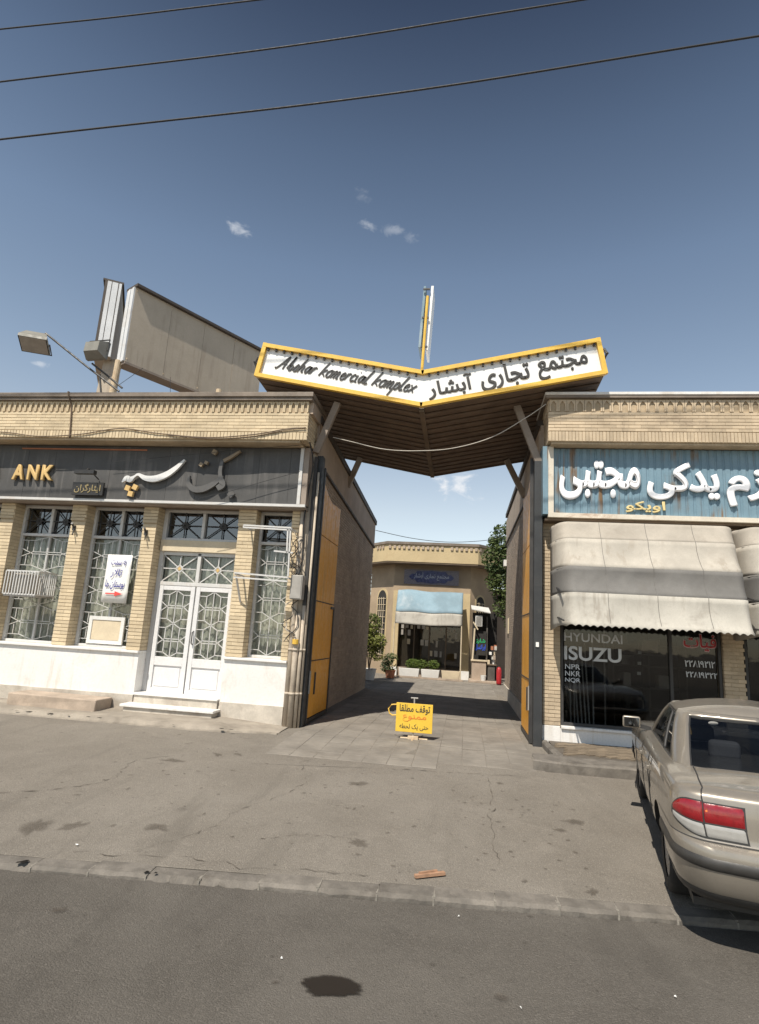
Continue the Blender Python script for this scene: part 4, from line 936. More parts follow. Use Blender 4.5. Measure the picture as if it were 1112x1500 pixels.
text('lettering', 'یدکی', 'm_letter_white', sb, 3.08, 4.26, 4.23, 4.92, YT-0.01, 0.038, 0.035)
text('lettering', 'لوازم', 'm_letter_white', sb, 4.37, 5.75, 4.14, 4.90, YT-0.01, 0.038, 0.035)
text('lettering', 'اویکو', 'm_letter_cream', sb, 2.72, 3.37, 4.00, 4.20, YT-0.01, 0.03, 0.02)
# cornice
co = empty('cornice'); co.parent = shop
m = MB(); m.box(1.40, XR, YD+0.014, 11.4, 5.20, 6.0); m.box(1.44, XR, YD+0.03, 10.8, 5.165, 5.198); m.build('core', 'm_mortar', co)
q = MB(); brick_wall(q, 1.385, XR, 5.395, 5.755, YD, depth=0.03, ch=0.06); brick_wall(q, 1.385, XR, 5.205, 5.39, YD-0.004, ch=0.058, soldier=True, depth=0.03); brick_side(q, YD, 10.9, 5.205, 5.755, 1.385, -1, depth=0.02, ch=0.06)
struct(q.build('brickwork', 'm_brick_r', co, fix=False), 'stuff')
m = MB(); m.box(1.39, XR, YD+0.035, YD+0.08, 5.757, 5.998); m.build('niche_back', 'm_brick_r', co)
dt = MB(); w, h, d, t_ = 0.16, 0.22, 0.05, 0.03
dt = arch_dentil(0.145, 0.215, 0.05)
proto = dt.build('niche', 'm_brick_r', co); k = 0; x = 1.475
while x < 6.5:
    if k == 0: proto.location = (x, YD+0.04, 5.76)
    else: inst(proto, 'niche', (x, YD+0.04, 5.76), co)
    x += 0.152; k += 1
y = YD+0.12; 
while y < 10.9:
    inst(proto, 'niche', (1.425, y, 5.76), co, -math.pi/2); y += 0.152
m = MB(); m.box(1.405, 1.45, YD+0.05, 10.95, 5.757, 5.998); m.build('niche_back', 'm_brick_r', co)
m = MB(); m.box(1.33, XR, YD-0.06, 11.5, 6.002, 6.05); m.build('coping_bed', 'm_cap', co)
m = MB(); m.box(1.32, XR, YD-0.075, 11.5, 6.052, 6.105); bevel(m.build('coping', 'm_white_wall', co), 0.008)
rebase(shop, (4, 10.81, 0))

# canvas awnings: thin dirty cloth stretched over hoops, sagging between them
M('m_canvas_light', (0.43, 0.395, 0.34), 0.92, 0.12, 2.2, 60, 0.2, dirt=(0.36, 0.32, 0.27), dirt_amt=0.7, dirt_scale=1.6, streak=(0.30, 0.26, 0.21), streak_amt=0.6)
def awning(name, x0, x1, label, sd):
    a = root(name, label, 'awning', 'canvas awnings over the shop windows')
    RG = [(10.54, 3.76), (10.12, 3.73), (9.96, 3.42), (9.70, 2.93), (9.56, 2.50), (9.38, 1.98)]
    sag = [0.012, 0.02, 0.045, 0.05, 0.055]
    yw = 10.56; r_ = 0.26; L = x1-x0; n = 240; NS = 7
    def P(x, seg, q):
        t = q/NS; (ya, za), (yb, zb_) = RG[seg], RG[seg+1]; e = min(x-x0, x1-x)
        y = ya+(yb-ya)*t; z = za+(zb_-za)*t
        u = (x-x0)/L; k = 4*t*(1-t)
        bay = 0.55+0.45*abs(math.sin(math.pi*2.5*u+sd))
        y += sag[seg]*k*bay; z -= 0.35*sag[seg]*k*bay
        # pulled creases running from the corners, small cockles
        if seg >= 2:
            y += k*0.020*noise.noise((x*2.2+z*1.6+sd, z*1.1, sd)) + k*0.011*noise.noise((x*6.5-z*4, z*2.4, sd+3))
            y += 0.030*k*max(0, noise.noise((x*0.9+z*1.9, 0.3, sd+8)))
        else: y += k*0.008*noise.noise((x*5, z*3, sd))
        if seg == 4:
            y += t*t*0.030*noise.noise((x*2.6, 0.5, sd+5)); z += t*0.03*noise.noise((x*1.1, 2, sd)) - t*0.015*math.sin(math.pi*u)
        f = 1.0
        if e < r_: f = (max(0.0, 1-((r_-e)/r_)**2.2))**(1/2.2)
        y = yw-(yw-y)*f; z -= (1-f)*0.07*(1 if seg < 2 else 0.3)
        if seg == 4 and q == NS: z += 0.032*abs(math.sin(math.pi*(x-x0)/0.105)) - 0.05*(1-f)
        return (x, y, z)
    for nm, mat, segs in (('top_canvas', 'm_canvas', (0, 1)), ('middle_canvas', 'm_canvas_light', (2,)), ('grey_stripe', 'm_canvas_grey', (3,)), ('lower_canvas', 'm_canvas_cream', (4,))):
        m = MB(); rows = []
        for k in range(n+1):
            x = x0+L*k/n; row = []
            for sg in segs: row += [P(x, sg, q) for q in range(NS)]
            row.append(P(x, segs[-1], NS)); rows.append(row)
        m.grid(rows); o = m.build(nm, mat, a, smooth=True, fix=False)
        sf = o.modifiers.new('thickness', 'SOLIDIFY'); sf.thickness = 0.003; sf.offset = 0
    for sg in (1, 2, 3, 4):
        m = MB(); m.tube([(q_[0], q_[1]+0.016, q_[2]-0.012) for q_ in (P(x0+L*k/60, sg, 0) for k in range(61))], 0.012, 6); m.build('hoop', 'm_grey_box', a)
    for k in range(1, 4):
        x = x0+L*k/4; m = MB(); pts = [P(x, sg, q) for sg in (1, 2, 3, 4) for q in range(0, NS, 2)]
        for da, db in zip(pts[:-1], pts[1:]): m.bar((da[0], da[1]-0.004, da[2]), (db[0], db[1]-0.004, db[2]), 0.007, 0.003, (0, -1, 0.5))
        m.build('seam', 'm_canvas_grey', a)
    rebase(a, ((x0+x1)/2, 10.5, 3.7))
awning('shop_awning', 1.46, 4.37, 'weathered beige and grey canvas awning with scalloped hem, whole and nearest the gate', 1.3)
awning('shop_awning', 4.40, 7.3, 'second beige canvas awning, cut off by the right edge of the photo', 4.1)
for xx in (1.50, 4.33):
    m = MB(); m.tube([(xx, 10.75, 2.75), (xx, 9.62, 2.50)], 0.014, 6); m.tube([(xx, 10.75, 2.2), (xx, 9.42, 2.05)], 0.014, 6)
    tag(m.build('awning_arm', 'm_dark_metal'), 'thin metal arm holding the %s end of the near awning' % ('gate' if xx < 2 else 'far'), 'bracket')

# ================================================================== ENTRANCE CANOPY
can = root('entrance_canopy', 'butterfly roof over the gateway with white yellow-edged name board', 'canopy')
XV, YF, YB = -0.88, 10.0, 14.0
ZF, ZB, SL = 5.73, 5.56, 0.192
HL, HR = 3.17, 3.19
ca = math.atan(SL)
def und(x, y): return ZF+(ZB-ZF)*(y-YF)/(YB-YF) + SL*abs(x-XV)
for s_, H in ((-1, HL), (1, HR)):
    xe = XV+s_*H
    # white board
    P = [(XV, und(XV, YF)), (xe, und(xe, YF)), (xe-s_*0.12, und(xe, YF)+0.645), (XV, und(XV, YF)+0.66)]
    m = MB(); m.prism([(p[0], YF, p[1]) for p in P], (0, 0, 0), (0, 0.08, 0)); m.build('name_board', 'm_sign_white', can)
    for nm, p, q in (('top_rail', (XV-s_*0.02, und(XV, YF)+0.655), (xe-s_*0.10, und(xe, YF)+0.64)), ('bottom_rail', (XV-s_*0.02, und(XV, YF)+0.03), (xe, und(xe, YF)+0.03))):
        m = MB(); m.bar((p[0], YF-0.03, p[1]), (q[0], YF-0.03, q[1]), 0.085, 0.075, (0, 0, 1)); m.build(nm, 'm_yellow', can)
    m = MB(); m.bar((xe, YF-0.032, und(xe, YF)), (xe-s_*0.12, YF-0.032, und(xe, YF)+0.68), 0.08, 0.075, (0, 1, 0)); m.build('end_rail', 'm_yellow', can)
    # roof deck, side fascia
    m = MB(); m.add([(XV, YF+0.1, und(XV, YF)+0.55), (xe, YF+0.1, und(xe, YF)+0.55), (xe, YB, und(xe, YB)+0.30), (XV, YB, und(XV, YB)+0.30)], [(0,1,2,3)]); o = m.build('roof_deck', 'm_bill_edge', can, fix=False)
    o.modifiers.new('t', 'SOLIDIFY').thickness = 0.03
    m = MB(); m.add([(xe, YF+0.082, und(xe, YF)+0.02), (xe, YB, und(xe, YB)+0.02), (xe, YB, und(xe, YB)+0.30), (xe, YF+0.082, und(xe, YF)+0.55)], [(0,1,2,3)]); o = m.build('side_fascia', 'm_soffit', can, fix=False); o.modifiers.new('t', 'SOLIDIFY').thickness = 0.03
    m = MB(); m.bar((XV, YB+0.02, und(XV, YB)+0.13), (xe, YB+0.02, und(xe, YB)+0.13), 0.04, 0.30, (0, 0, 1)); m.build('rear_fascia', 'm_soffit', can)
    # soffit slats, one by one
    n = 30
    for k in range(n):
        y0 = YF+0.02+(YB-YF-0.02)*k/n; wd = (YB-YF)/n
        zc = 0.018 if k % 2 else 0.0
        a_ = Vector((XV+s_*0.045, y0+wd/2, und(XV, y0+wd/2)+SL*0.045+zc)); b_ = Vector((xe-s_*0.02, y0+wd/2, und(xe-s_*0.02, y0+wd/2)+zc))
        m = MB(); m.bar(a_, b_, wd*0.86, 0.022, (0, 0, 1)); m.build('slat', 'm_soffit', can)
    m = MB(); m.add([(XV, YF+0.09, und(XV, YF)+0.05), (xe, YF+0.09, und(xe, YF)+0.05), (xe, YB, und(xe, YB)+0.05), (XV, YB, und(XV, YB)+0.05)], [(0,1,2,3)]); m.build('soffit_backing', 'm_black_back', can, fix=False)
m = MB(); m.bar((XV, YF+0.09, und(XV, YF)-0.01), (XV, YB+0.03, und(XV, YB)-0.01), 0.09, 0.07, (0, 0, 1)); m.build('valley_beam', 'm_brown', can)
for (x0_, z0_, x1_, z1_, y_) in ((-2.885, 4.98, -2.53, 5.99, 10.42), (1.325, 4.78, 0.86, 6.04, 10.68), (-2.93, 5.15, -2.65, 5.90, 13.7), (1.31, 5.0, 0.88, 5.90, 13.7)):
    m = MB(); m.bar((x0_, y_, z0_), (x1_, y_, z1_), 0.13, 0.10, (0, 1, 0)); bevel(m.build('strut', 'm_beam', can), 0.01)
# beads of bulbs under the top rail
m = MB()
for s_, H in ((-1, HL), (1, HR)):
    for k in range(19):
        x = XV+s_*(0.12+k*(H-0.3)/18); z = und(x, YF)+0.595
        m.box(x-0.018, x+0.018, YF-0.05, YF-0.005, z-0.022, z+0.02)
struct(m.build('bulb_row', 'm_letter_black', can), 'stuff')
for sx, zz in ((-1, 6.62), (1, 6.72)):
    xe = XV+sx*3.17; m = MB(); m.tube([(xe, YF-0.02, zz-0.10), (xe+sx*0.05, YF-0.06, zz), (xe, YF-0.02, zz+0.1)], 0.03, 8); m.build('end_clip', 'm_dark_metal', can)
# Persian name, right wing
LO = Vector((XV, 0, und(XV, YF)))
def wing_text(name, body, u0, u1, v0, v1, off): text(name, body, 'm_letter_black', can, XV+u0, XV+u1, LO.z+v0, LO.z+v1, YF-0.002, 0.014, off, rot=ca, origin=(XV, 0, LO.z))
wing_text('lettering', 'آبشار', 0.16, 0.98, 0.10, 0.50, 0.022)
wing_text('lettering', 'تجاری', 1.12, 2.00, 0.08, 0.54, 0.022)
wing_text('lettering', 'مجتمع', 2.14, 3.02, 0.10, 0.50, 0.022)
# Latin name in script, left wing
SC = {'A': (1.25, [[(-.5,.15),(-.3,0),(.1,.6),(.72,1.9),(.70,.9),(.72,0)], [(.1,.75),(.9,.8)]]), 'b': (.95, [[(0,.2),(.2,1.2),(.38,2.0),(.28,.6),(.32,.1),(.6,.0),(.78,.5),(.5,.8),(.34,.5)]]), 's': (.75, [[(0,.1),(.4,1.0),(.58,.4),(.42,0),(.1,.1)]]),
      'h': (.95, [[(.0,.0),(.2,1.2),(.42,2.0)], [(.08,.3),(.45,1.0),(.62,.8),(.58,.1),(.85,.1)]]), 'a': (1.0, [[(.72,.85),(.4,1),(.08,.5),(.3,0),(.6,.4),(.78,1.0),(.70,.2),(.95,.1)]]), 'r': (.7, [[(0,.1),(.15,1.0)], [(.1,.6),(.35,1.0),(.6,.9)]]),
      'k': (.9, [[(0,0),(.22,1.2),(.42,2.0)], [(.75,1.0),(.2,.5),(.5,.3),(.8,0)]]), 'o': (.85, [[(.5,1),(.12,.7),(.15,.1),(.5,0),(.72,.5),(.5,1),(.8,.9)]]), 'm': (1.25, [[(0,0),(.12,1.0)], [(.05,.4),(.38,1.0),(.48,.8),(.42,0)], [(.46,.4),(.8,1.0),(.92,.8),(.86,0),(1.1,.1)]]),
      'e': (.8, [[(.08,.45),(.55,.65),(.45,1.0),(.15,.7),(.2,.1),(.5,0),(.75,.3)]]), 'c': (.75, [[(.6,.85),(.38,1.0),(.1,.5),(.3,0),(.68,.2)]]), 'i': (.45, [[(.08,1),(.12,.1),(.38,.1)], [(.2,1.45),(.24,1.5)]]), 'l': (.55, [[(0,.1),(.2,1.2),(.40,2.0)], [(.0,.1),(.2,0),(.5,.15)]]), 'p': (.9, [[(.18,1.0),(-.12,-1.0)], [(.1,.5),(.45,1.0),(.7,.6),(.42,0),(.1,.2)]]), 'x': (.85, [[(0,1.0),(.35,.5),(.7,0)], [(.75,1.0),(0,0)]]), ' ': (.7, [])}
def script(body, u0, u1, v, hgt, slant=0.42):
    adv = sum(SC[c][0] for c in body); k = (u1-u0)/adv; u = u0; words = [[]]
    for c in body:
        if c == ' ': words.append([])
        for st in SC[c][1]: words[-1].append([(u + k*(x + slant*y*0.9), v + hgt*y) for x, y in st])
        u += k*SC[c][0]
    for wd in words:
        m = MB(); j = 0
        for st in wd:
            pts = []
            for (uu, vv) in st:
                x = XV-HL+uu*math.cos(ca)+vv*math.sin(ca); z = und(XV-HL, YF)-uu*math.sin(ca)+vv*math.cos(ca); pts.append((x, z, 0.028))
            ribbon(m, pts, 0.012+0.0012*(j % 5), YF-0.002, 5); j += 1
        m.build('lettering', 'm_letter_black', can)
script('Abshar komercial komplex', 0.36, 3.02, 0.25, 0.142)
rebase(can, (XV, 12, 5.6))

# twin-blade name pylon above the valley
py_ = root('pylon_sign', 'tall thin sign of two pale blades on a yellow post above the canopy valley', 'sign')
m = MB(); m.tube([(-0.92, 10.15, 6.30), (-0.87, 10.15, 8.05)], 0.028, 10); m.build('post', 'm_yellow', py_)
m = MB(); m.bar((-0.845, 10.45, 6.95), (-0.79, 10.45, 8.30), 0.045, 0.5, (0, 1, 0)); m.build('blade', 'm_sign_white', py_)
m = MB(); m.bar((-0.985, 10.45, 7.02), (-0.935, 10.45, 8.30), 0.045, 0.5, (0, 1, 0)); m.build('blade', 'm_aw_blue', py_)
for zz in (7.0, 7.6, 8.2): m = MB(); m.bar((-0.96, 10.15, zz), (-0.83, 10.15, zz), 0.03, 0.03); m.build('cross_stay', 'm_dark_metal', py_)
rebase(py_, (-0.9, 10.15, 6.3))

# ================================================================== GATES
def gate(name, label, xw, sgn, y0, y1, ztop0, ztop1, rails, wicket):
    g = root(name, label, 'gate', 'steel gate leaves folded back along the passage')
    nb = 4; yb = [y0+(y1-y0)*k/nb for k in range(nb+1)]
    def zt(y): t = (y-y0)/(y1-y0); return ztop0+(ztop1-ztop0)*t - 0.16*math.sin(math.pi*min(1, t*1.15))
    zr = [0.10, *rails, None]
    for k in range(nb):
        a, b = yb[k]+0.006, yb[k+1]-0.006
        for i in range(len(zr)-1):
            za = zr[i]+0.008; m = MB()
            if zr[i+1] is not None: zb0 = zb1 = zr[i+1]-0.008
            else: zb0, zb1 = zt(a), zt(b)
            m.prism([(xw, a, za), (xw, b, za), (xw, b, zb1), (xw, (a+b)/2, (zb0+zb1)/2), (xw, a, zb0)], (0, 0, 0), (sgn*0.025, 0, 0)); bevel(m.build('gate_board', 'm_yellow_gate', g), 0.004)
    m = MB(); m.box(min(xw-sgn*0.03, xw-sgn*0.002), max(xw-sgn*0.03, xw-sgn*0.002), y0-0.02, y1+0.02, 0.04, min(zt(y0), zt(y1))-0.25); m.build('backing_frame', 'm_dark_metal', g)
    m = MB(); xa, xb = sorted((xw-sgn*0.05, xw+sgn*0.045)); m.box(xa, xb, y0-0.075, y0-0.004, 0.02, ztop0+0.25); m.build('hinge_stile', 'm_dark_metal', g)
    m = MB(); xa, xb = sorted((xw-sgn*0.02, xw+sgn*0.035)); m.box(xa, xb, y0, y1, 0.03, 0.095); m.build('bottom_rail', 'm_dark_metal', g)
    for i in (1, 2):
        m = MB(); m.box(min(xw+sgn*0.02, xw+sgn*0.036), max(xw+sgn*0.02, xw+sgn*0.036), y0, y1, zr[i]-0.008, zr[i]+0.008); m.build('cross_rail', 'm_dark_metal', g)
    if wicket:
        m = MB(); xa, xb = xw+sgn*0.026, xw+sgn*0.05
        m.box(min(xa, xb), max(xa, xb), y1-0.05, y1, 0.06, 2.17); m.box(min(xa, xb), max(xa, xb), y1-0.30, y1-0.052, 2.12, 2.17); m.build('wicket_frame', 'm_dark_metal', g)
    m = MB(); m.box(min(xw+sgn*0.026, xw+sgn*0.05), max(xw+sgn*0.026, xw+sgn*0.05), yb[1]-0.03, yb[1]+0.01, 0.5, 0.9); m.build('bolt', 'm_dark_metal', g)
    m = MB(); m.box(min(xw+sgn*0.046, xw+sgn*0.06), max(xw+sgn*0.046, xw+sgn*0.06), y0-0.07, y0-0.01, 0.55, 0.95); m.build('hinge_plate', 'm_grey_box', g)
    rebase(g, (xw, (y0+y1)/2, 0))
gate('steel_gate', 'orange-yellow steel gate leaf folded against the bank side wall, left of the passage', -2.79, 1, 10.80, 12.42, 4.52, 4.30, [1.12, 2.22, 3.48], True)
gate('steel_gate', 'orange-yellow steel gate leaf seen nearly edge-on beside the parts shop, right of the passage', 1.18, -1, 10.86, 12.36, 4.80, 4.60, [1.05, 2.20, 3.45], False)
m = MB(); m.box(1.19, 1.335, 10.62, 10.80, -0.02, 4.95); tag(bevel(m.build('gate_post', 'm_post'), 0.008), 'dark grey square steel post at the shop side of the gateway', 'post', 'steel gate posts')
m = MB(); m.box(-2.885, -2.76, 10.52, 10.70, -0.02, 4.95); tag(bevel(m.build('gate_post', 'm_post'), 0.008), 'dark grey square steel post at the bank side of the gateway', 'post', 'steel gate posts')
m = MB(); m.box(1.225, 1.275, 10.60, 10.618, 1.62, 1.70); m.build('x', 'm_paper'); o = bpy.data.objects['x']; o.name = 'sticker'; tag(o, 'small white sticker on the dark right gate post', 'sticker')

# ================================================================== CAR
def make_car():
    car = root('parked_car', 'dusty champagne saloon parked nose to the shop, rear cut by the right edge', 'car')
    nR, nC, nS = 10, 10, 70
    LV = [(0.00,-.84,.76,.22,3.36),(.08,-.93,.81,.26,3.46),(.20,-.975,.84,.28,3.50),(.36,-.995,.855,.27,3.52),(.48,-.998,.86,.27,3.52),(.545,-.985,.86,.27,3.50),(.565,-.962,.861,.26,3.47),(.575,-.918,.862,.24,3.45),(.60,-.908,.864,.23,3.42),(.70,-.90,.868,.22,3.40),(.82,-.892,.862,.21,3.36),(.92,-.880,.850,.20,3.32),(.965,-.872,.838,.19,3.28),(.985,-.862,.828,.19,3.26),(1.0,-.840,.808,.18,3.22)]
    def lev(t):
        for a, b in zip(LV[:-1], LV[1:]):
            if a[0] <= t <= b[0]:
                k = (t-a[0])/(b[0]-a[0]); return [a[i]+(b[i]-a[i])*k for i in range(5)]
        return list(LV[-1])
    zb = 0.27
    ZT = [(-1.1,.945),(-.80,.965),(-.45,.985),(-.1,.985),(.4,.965),(1.2,.945),(2.0,.93),(2.3,.915),(2.8,.86),(3.2,.79),(3.6,.66)]
    def ztop(u):
        for a, b in zip(ZT[:-1], ZT[1:]):
            if u <= b[0]: k = max(0, (u-a[0])/(b[0]-a[0])); return a[1]+(b[1]-a[1])*k
        return ZT[-1][1]
    def half(u0, u1, w, Rr, bow=0.07, Rf=None, sb=0.035):
        Rf = Rf or Rr*1.5; P = []
        vR = w-Rr
        for k in range(nR): v = vR*k/nR; P.append((u0+bow*(v/w)**2, v))
        ub = u0+bow*(vR/w)**2
        for k in range(nC): a = math.pi/2*k/nC; P.append((ub+Rr-Rr*math.cos(a), vR+Rr*math.sin(a)))
        us, ue = ub+Rr, u1-bow-Rf
        for k in range(nS):
            f = k/nS; u = us+(ue-us)*f; P.append((u, w-0.0*f))
        vF = w-Rf
        for k in range(nC): a = math.pi/2*k/nC; P.append((ue+Rf*math.sin(a), vF+Rf*math.cos(a)))
        for k in range(nR+1): v = vF*(1-k/nR); P.append((u1-bow*(v/w)**2 if vF > 0 else u1, v))
        return P
    def S(i, t):
        """body surface: i = position along the half ring (rear centre to front centre), t = height"""
        _, u0, w, Rr, u1 = lev(t); P = half(u0, u1, w, Rr)
        i = max(0, min(len(P)-1.001, i)); k = int(i); f = i-k
        u = P[k][0]+(P[k+1][0]-P[k][0])*f; v = P[k][1]+(P[k+1][1]-P[k][1])*f
        # plan barrel of the flanks
        v *= 1-0.05*max(0, abs(u-1.25)-1.2)**2
        return Vector((u, v, zb+(ztop(u)-zb)*t))
    def D(i, k):
        p = S(i, 1.0); tu = max(-.1, min(2.5, p.x)); q = Vector((p.x+(tu-p.x)*k, p.y*(1-k), 0)); q.z = ztop(q.x)+0.012*min(1, k/0.06) + 0.030*(1-(1-k)**2)
        return q
    nh = len(half(-1, 3.5, .8, .2))
    rings = []
    ts = [0, .04, .08, .14, .20, .28, .36, .42, .48, .52, .545, .555, .565, .575, .60, .65, .70, .76, .82, .87, .92, .95, .965, .975, .985, 1.0]
    for t in ts: rings.append([S(i, t) for i in range(nh)])
    for k in (.015, .04, .10, .22, .40, .60, .80, .97): rings.append([D(i, k) for i in range(nh)])
    mb = MB(); full = []
    for rg in rings: full.append(rg + [Vector((p.x, -p.y, p.z)) for p in reversed(rg[1:-1])])
    n = len(full[0]); vs = [p for rg in full for p in rg]; fs = []
    for r_ in range(len(full)-1):
        for k in range(n): fs.append((r_*n+k, r_*n+(k+1) % n, (r_+1)*n+(k+1) % n, (r_+1)*n+k))
    fs.append(tuple(range(n))[::-1]); last = (len(full)-1)*n; fs.append(tuple(range(last, last+n)))
    mb.add(vs, fs); body = mb.build('body', 'm_paint', car, smooth=True)
    bmx = bmesh.new(); bmx.from_mesh(body.data); bmesh.ops.remove_doubles(bmx, verts=bmx.verts, dist=1e-4); bmesh.ops.recalc_face_normals(bmx, faces=bmx.faces); bmx.to_mesh(body.data); bmx.free()
    cut = MB()
    for ua in (0.0, 2.67):
        for sg in (-1, 1):
            ring = [(ua+0.355*math.cos(2*math.pi*k/40), sg*0.50, 0.30+0.355*math.sin(2*math.pi*k/40)) for k in range(40)]
            cut.prism(ring, (0, 0, 0), (0, sg*0.6, 0))
    co_ = cut.build('cutter', 'm_black_back')
    md = body.modifiers.new('arch', 'BOOLEAN'); md.operation = 'DIFFERENCE'; md.object = co_; md.solver = 'EXACT'
    try: md.material_mode = 'TRANSFER'
    except Exception: pass
    bpy.context.view_layer.update()
    dg = bpy.context.evaluated_depsgraph_get(); nm = bpy.data.meshes.new_from_object(body.evaluated_get(dg)); old = body.data
    body.modifiers.clear(); body.data = nm; bpy.data.meshes.remove(old); bpy.data.objects.remove(co_)
    body.data.polygons.foreach_set('use_smooth', [True]*len(body.data.polygons))
    body.data.set_sharp_from_angle(angle=R(38))
    body.name = 'body'
    def patch(nm_, mat, i0, i1, tlo, thi, off=0.006, ni=24, nt=6, mirror=True, deck=None):
        out = []
        for sg in ((1, -1) if mirror else (1,)):
            rows = []
            for a in range(ni+1):
                i = i0+(i1-i0)*a/ni; lo = tlo(i) if callable(tlo) else tlo; hi = thi(i) if callable(thi) else thi; row = []
                for b in range(nt+1):
                    t = lo+(hi-lo)*b/nt; e = 1e-2
                    p = S(i, t); du = S(i+0.15, t)-S(i-0.15, t); dt_ = S(i, min(1, t+e))-S(i, max(0, t-e)); nn = du.cross(dt_)
                    nn = nn.normalized() if nn.length > 1e-9 else Vector((-1, 0, 0))
                    if nn.dot(Vector((p.x-1.2, p.y*3, 0))) < 0: nn = -nn
                    edge = 0.0 if (a in (0, ni) or b in (0, nt)) else 1.0
                    q = p+nn*(off*edge+0.0015*(1 if off > 0 else 0)); row.append((q.x, sg*q.y, q.z))
                rows.append(row)
            m = MB(); m.grid(rows); out.append(m.build(nm_, mat, car, smooth=True))
        return out
    def i_at_v(v, t):   # ring index on the rear end for a given v
        best = min(range(0, (nR+nC)*4), key=lambda k: abs(S(k/4, t).y-v)); return best/4
    # tail lamps: inner block on the lid, outer block wrapping the corner
    iA, iB, iC = 6.6, 10.9, 17.6
    lo_in = 0.655
    patch('lamp_gasket', 'm_black_plastic', iA-0.12, iB+0.02, lambda i: .593, lambda i: .917, 0.002)
    patch('lamp_gasket', 'm_black_plastic', iB-0.02, iC+0.45, lambda i: .593+.12*max(0, (i-iB)/(iC-iB))**2, lambda i: .924-.10*max(0, (i-iB)/(iC-iB))**4, 0.002)
    patch('tail_lamp_lower', 'm_lamp_white', iA, iB-0.1, lambda i: .605, lambda i: .725, 0.007)
    patch('tail_lamp_red', 'm_lamp_red', iA, iB-0.1, lambda i: .728, lambda i: .905, 0.009)
    patch('tail_lamp_glint', 'm_lamp_glint', iB-0.95, iB-0.35, lambda i: .79, lambda i: .885, 0.009, 6, 4)  # painted orange glint: bright reflection on the red lens, no lamp section
    cur = lambda i: max(0, (i-iB)/(iC-iB))
    patch('tail_lamp_lower', 'm_lamp_white', iB+0.1, iC, lambda i: .605+.12*cur(i)**2, lambda i: .725+.035*cur(i)**2, 0.007)
    patch('tail_lamp_red', 'm_lamp_red', iB+0.1, iC, lambda i: .728+.035*cur(i)**2, lambda i: .912-.10*cur(i)**4, 0.009)
    # bumper rubbing strip, lower valance
    patch('bumper_strip', 'm_bumper_strip', 0.0, nR+nC+9.0, .355, .465, 0.014, 50, 4)
    patch('bumper_valance', 'm_black_plastic', 0.0, nR+nC+4.0, 0.0, .13, 0.006, 40, 3)
    patch('bumper_seam', 'm_black_plastic', 0.0, nR+nC+9.5, .572, .580, 0.001, 50, 1)
    patch('bumper_strip', 'm_bumper_strip', nR+nC+nS-6, nh-1.01, .36, .44, 0.012, 40, 3)
    patch('grille', 'm_black_plastic', nh-8, nh-1.01, .66, .80, 0.004, 10, 3)
    patch('headlamp', 'm_lamp_white', nh-18, nh-8.3, .66, .84, 0.006, 16, 4)
    patch('door_sill', 'm_black_plastic', nR+nC+16, nR+nC+nS-14, 0.0, .05, 0.004, 30, 2)
    # number plate (left of it lies out of frame in the photo) and lid lip
    p = S(0, .60)
    m = MB(); m.box(p.x-0.016, p.x-0.004, -.26, .26, .69, .80); m.build('number_plate', 'm_white', car)
    # seam of the boot lid and doors
    def strip(pts, w=0.010, nm_='seam'):
        for sg in (1, -1):
            m = MB(); m.tube([(q.x, sg*q.y, q.z) for q in pts], w/2, 5); m.build(nm_, 'm_black_plastic', car)
    lid = [D(iB+2.5, .40), D(iB+2.3, .22), D(iB+1.6, .10), D(iB+1.0, .03)]
    lid = [D(nR+nC+9-i*0.5, .16+0.02*math.sin(i)) for i in range(0, 1)]
    pts = [D(27.0, .235), D(25.0, .225), D(22.5, .215), D(19.5, .20), D(16.5, .16), D(14.0, .10), D(12.2, .04), D(iB+0.9, .012), S(iB+0.5, .985), S(iB+0.2, .94), S(iB, .90), S(iB, .80), S(iB, .70), S(iB, .62)]
    strip([Vector((q.x, q.y, q.z+0.0015)) for q in catmull(pts, 4)])
    def side_line(u, tops, nm_='seam'):
        i = nR+nC+nS*(u-(-.70))/(3.05-(-.70)); return [S(i, t)+Vector((0, .001, 0)) for t in tops]
    for u in (0.62, 1.28, 2.12): strip(side_line(u, [.12+.88*k/14 for k in range(15)]), 0.009)
    strip([S(nR+nC+nS*(0.25), 1)*0 + side_line(0.38+0.24*(1-k/10)**2 if k < 10 else .38, [.45+.05*k])[0] for k in range(11)], 0.006)
    for u in (0.62, 1.36):
        i0 = nR+nC+nS*(u-.24+.70)/3.75
        for sg in (1, -1):
            a, b = S(i0, .80), S(i0+3.2, .80); m = MB(); m.bar((a.x, sg*(a.y+.022), a.z), (b.x, sg*(b.y+.022), b.z), .028, .035); m.bar((a.x-.02, sg*(a.y+.004), a.z), (b.x+.02, sg*(b.y+.004), b.z), .012, .05); bevel(m.build('door_handle', 'm_paint', car), 0.008)
    # ---------------- greenhouse
    GL = [(0, -.37, 1.98, .735, .24), (.25, -.20, 1.83, .712, .23), (.5, -.01, 1.69, .682, .22), (.75, .19, 1.54, .645, .20), (.93, .345, 1.42, .610, .19), (1.0, .42, 1.36, .585, .18)]
    def gl(t):
        for a, b in zip(GL[:-1], GL[1:]):
            if t <= b[0]: k = (t-a[0])/(b[0]-a[0]); return [a[i]+(b[i]-a[i])*k for i in range(5)]
        return list(GL[-1])
    zr = 1.325
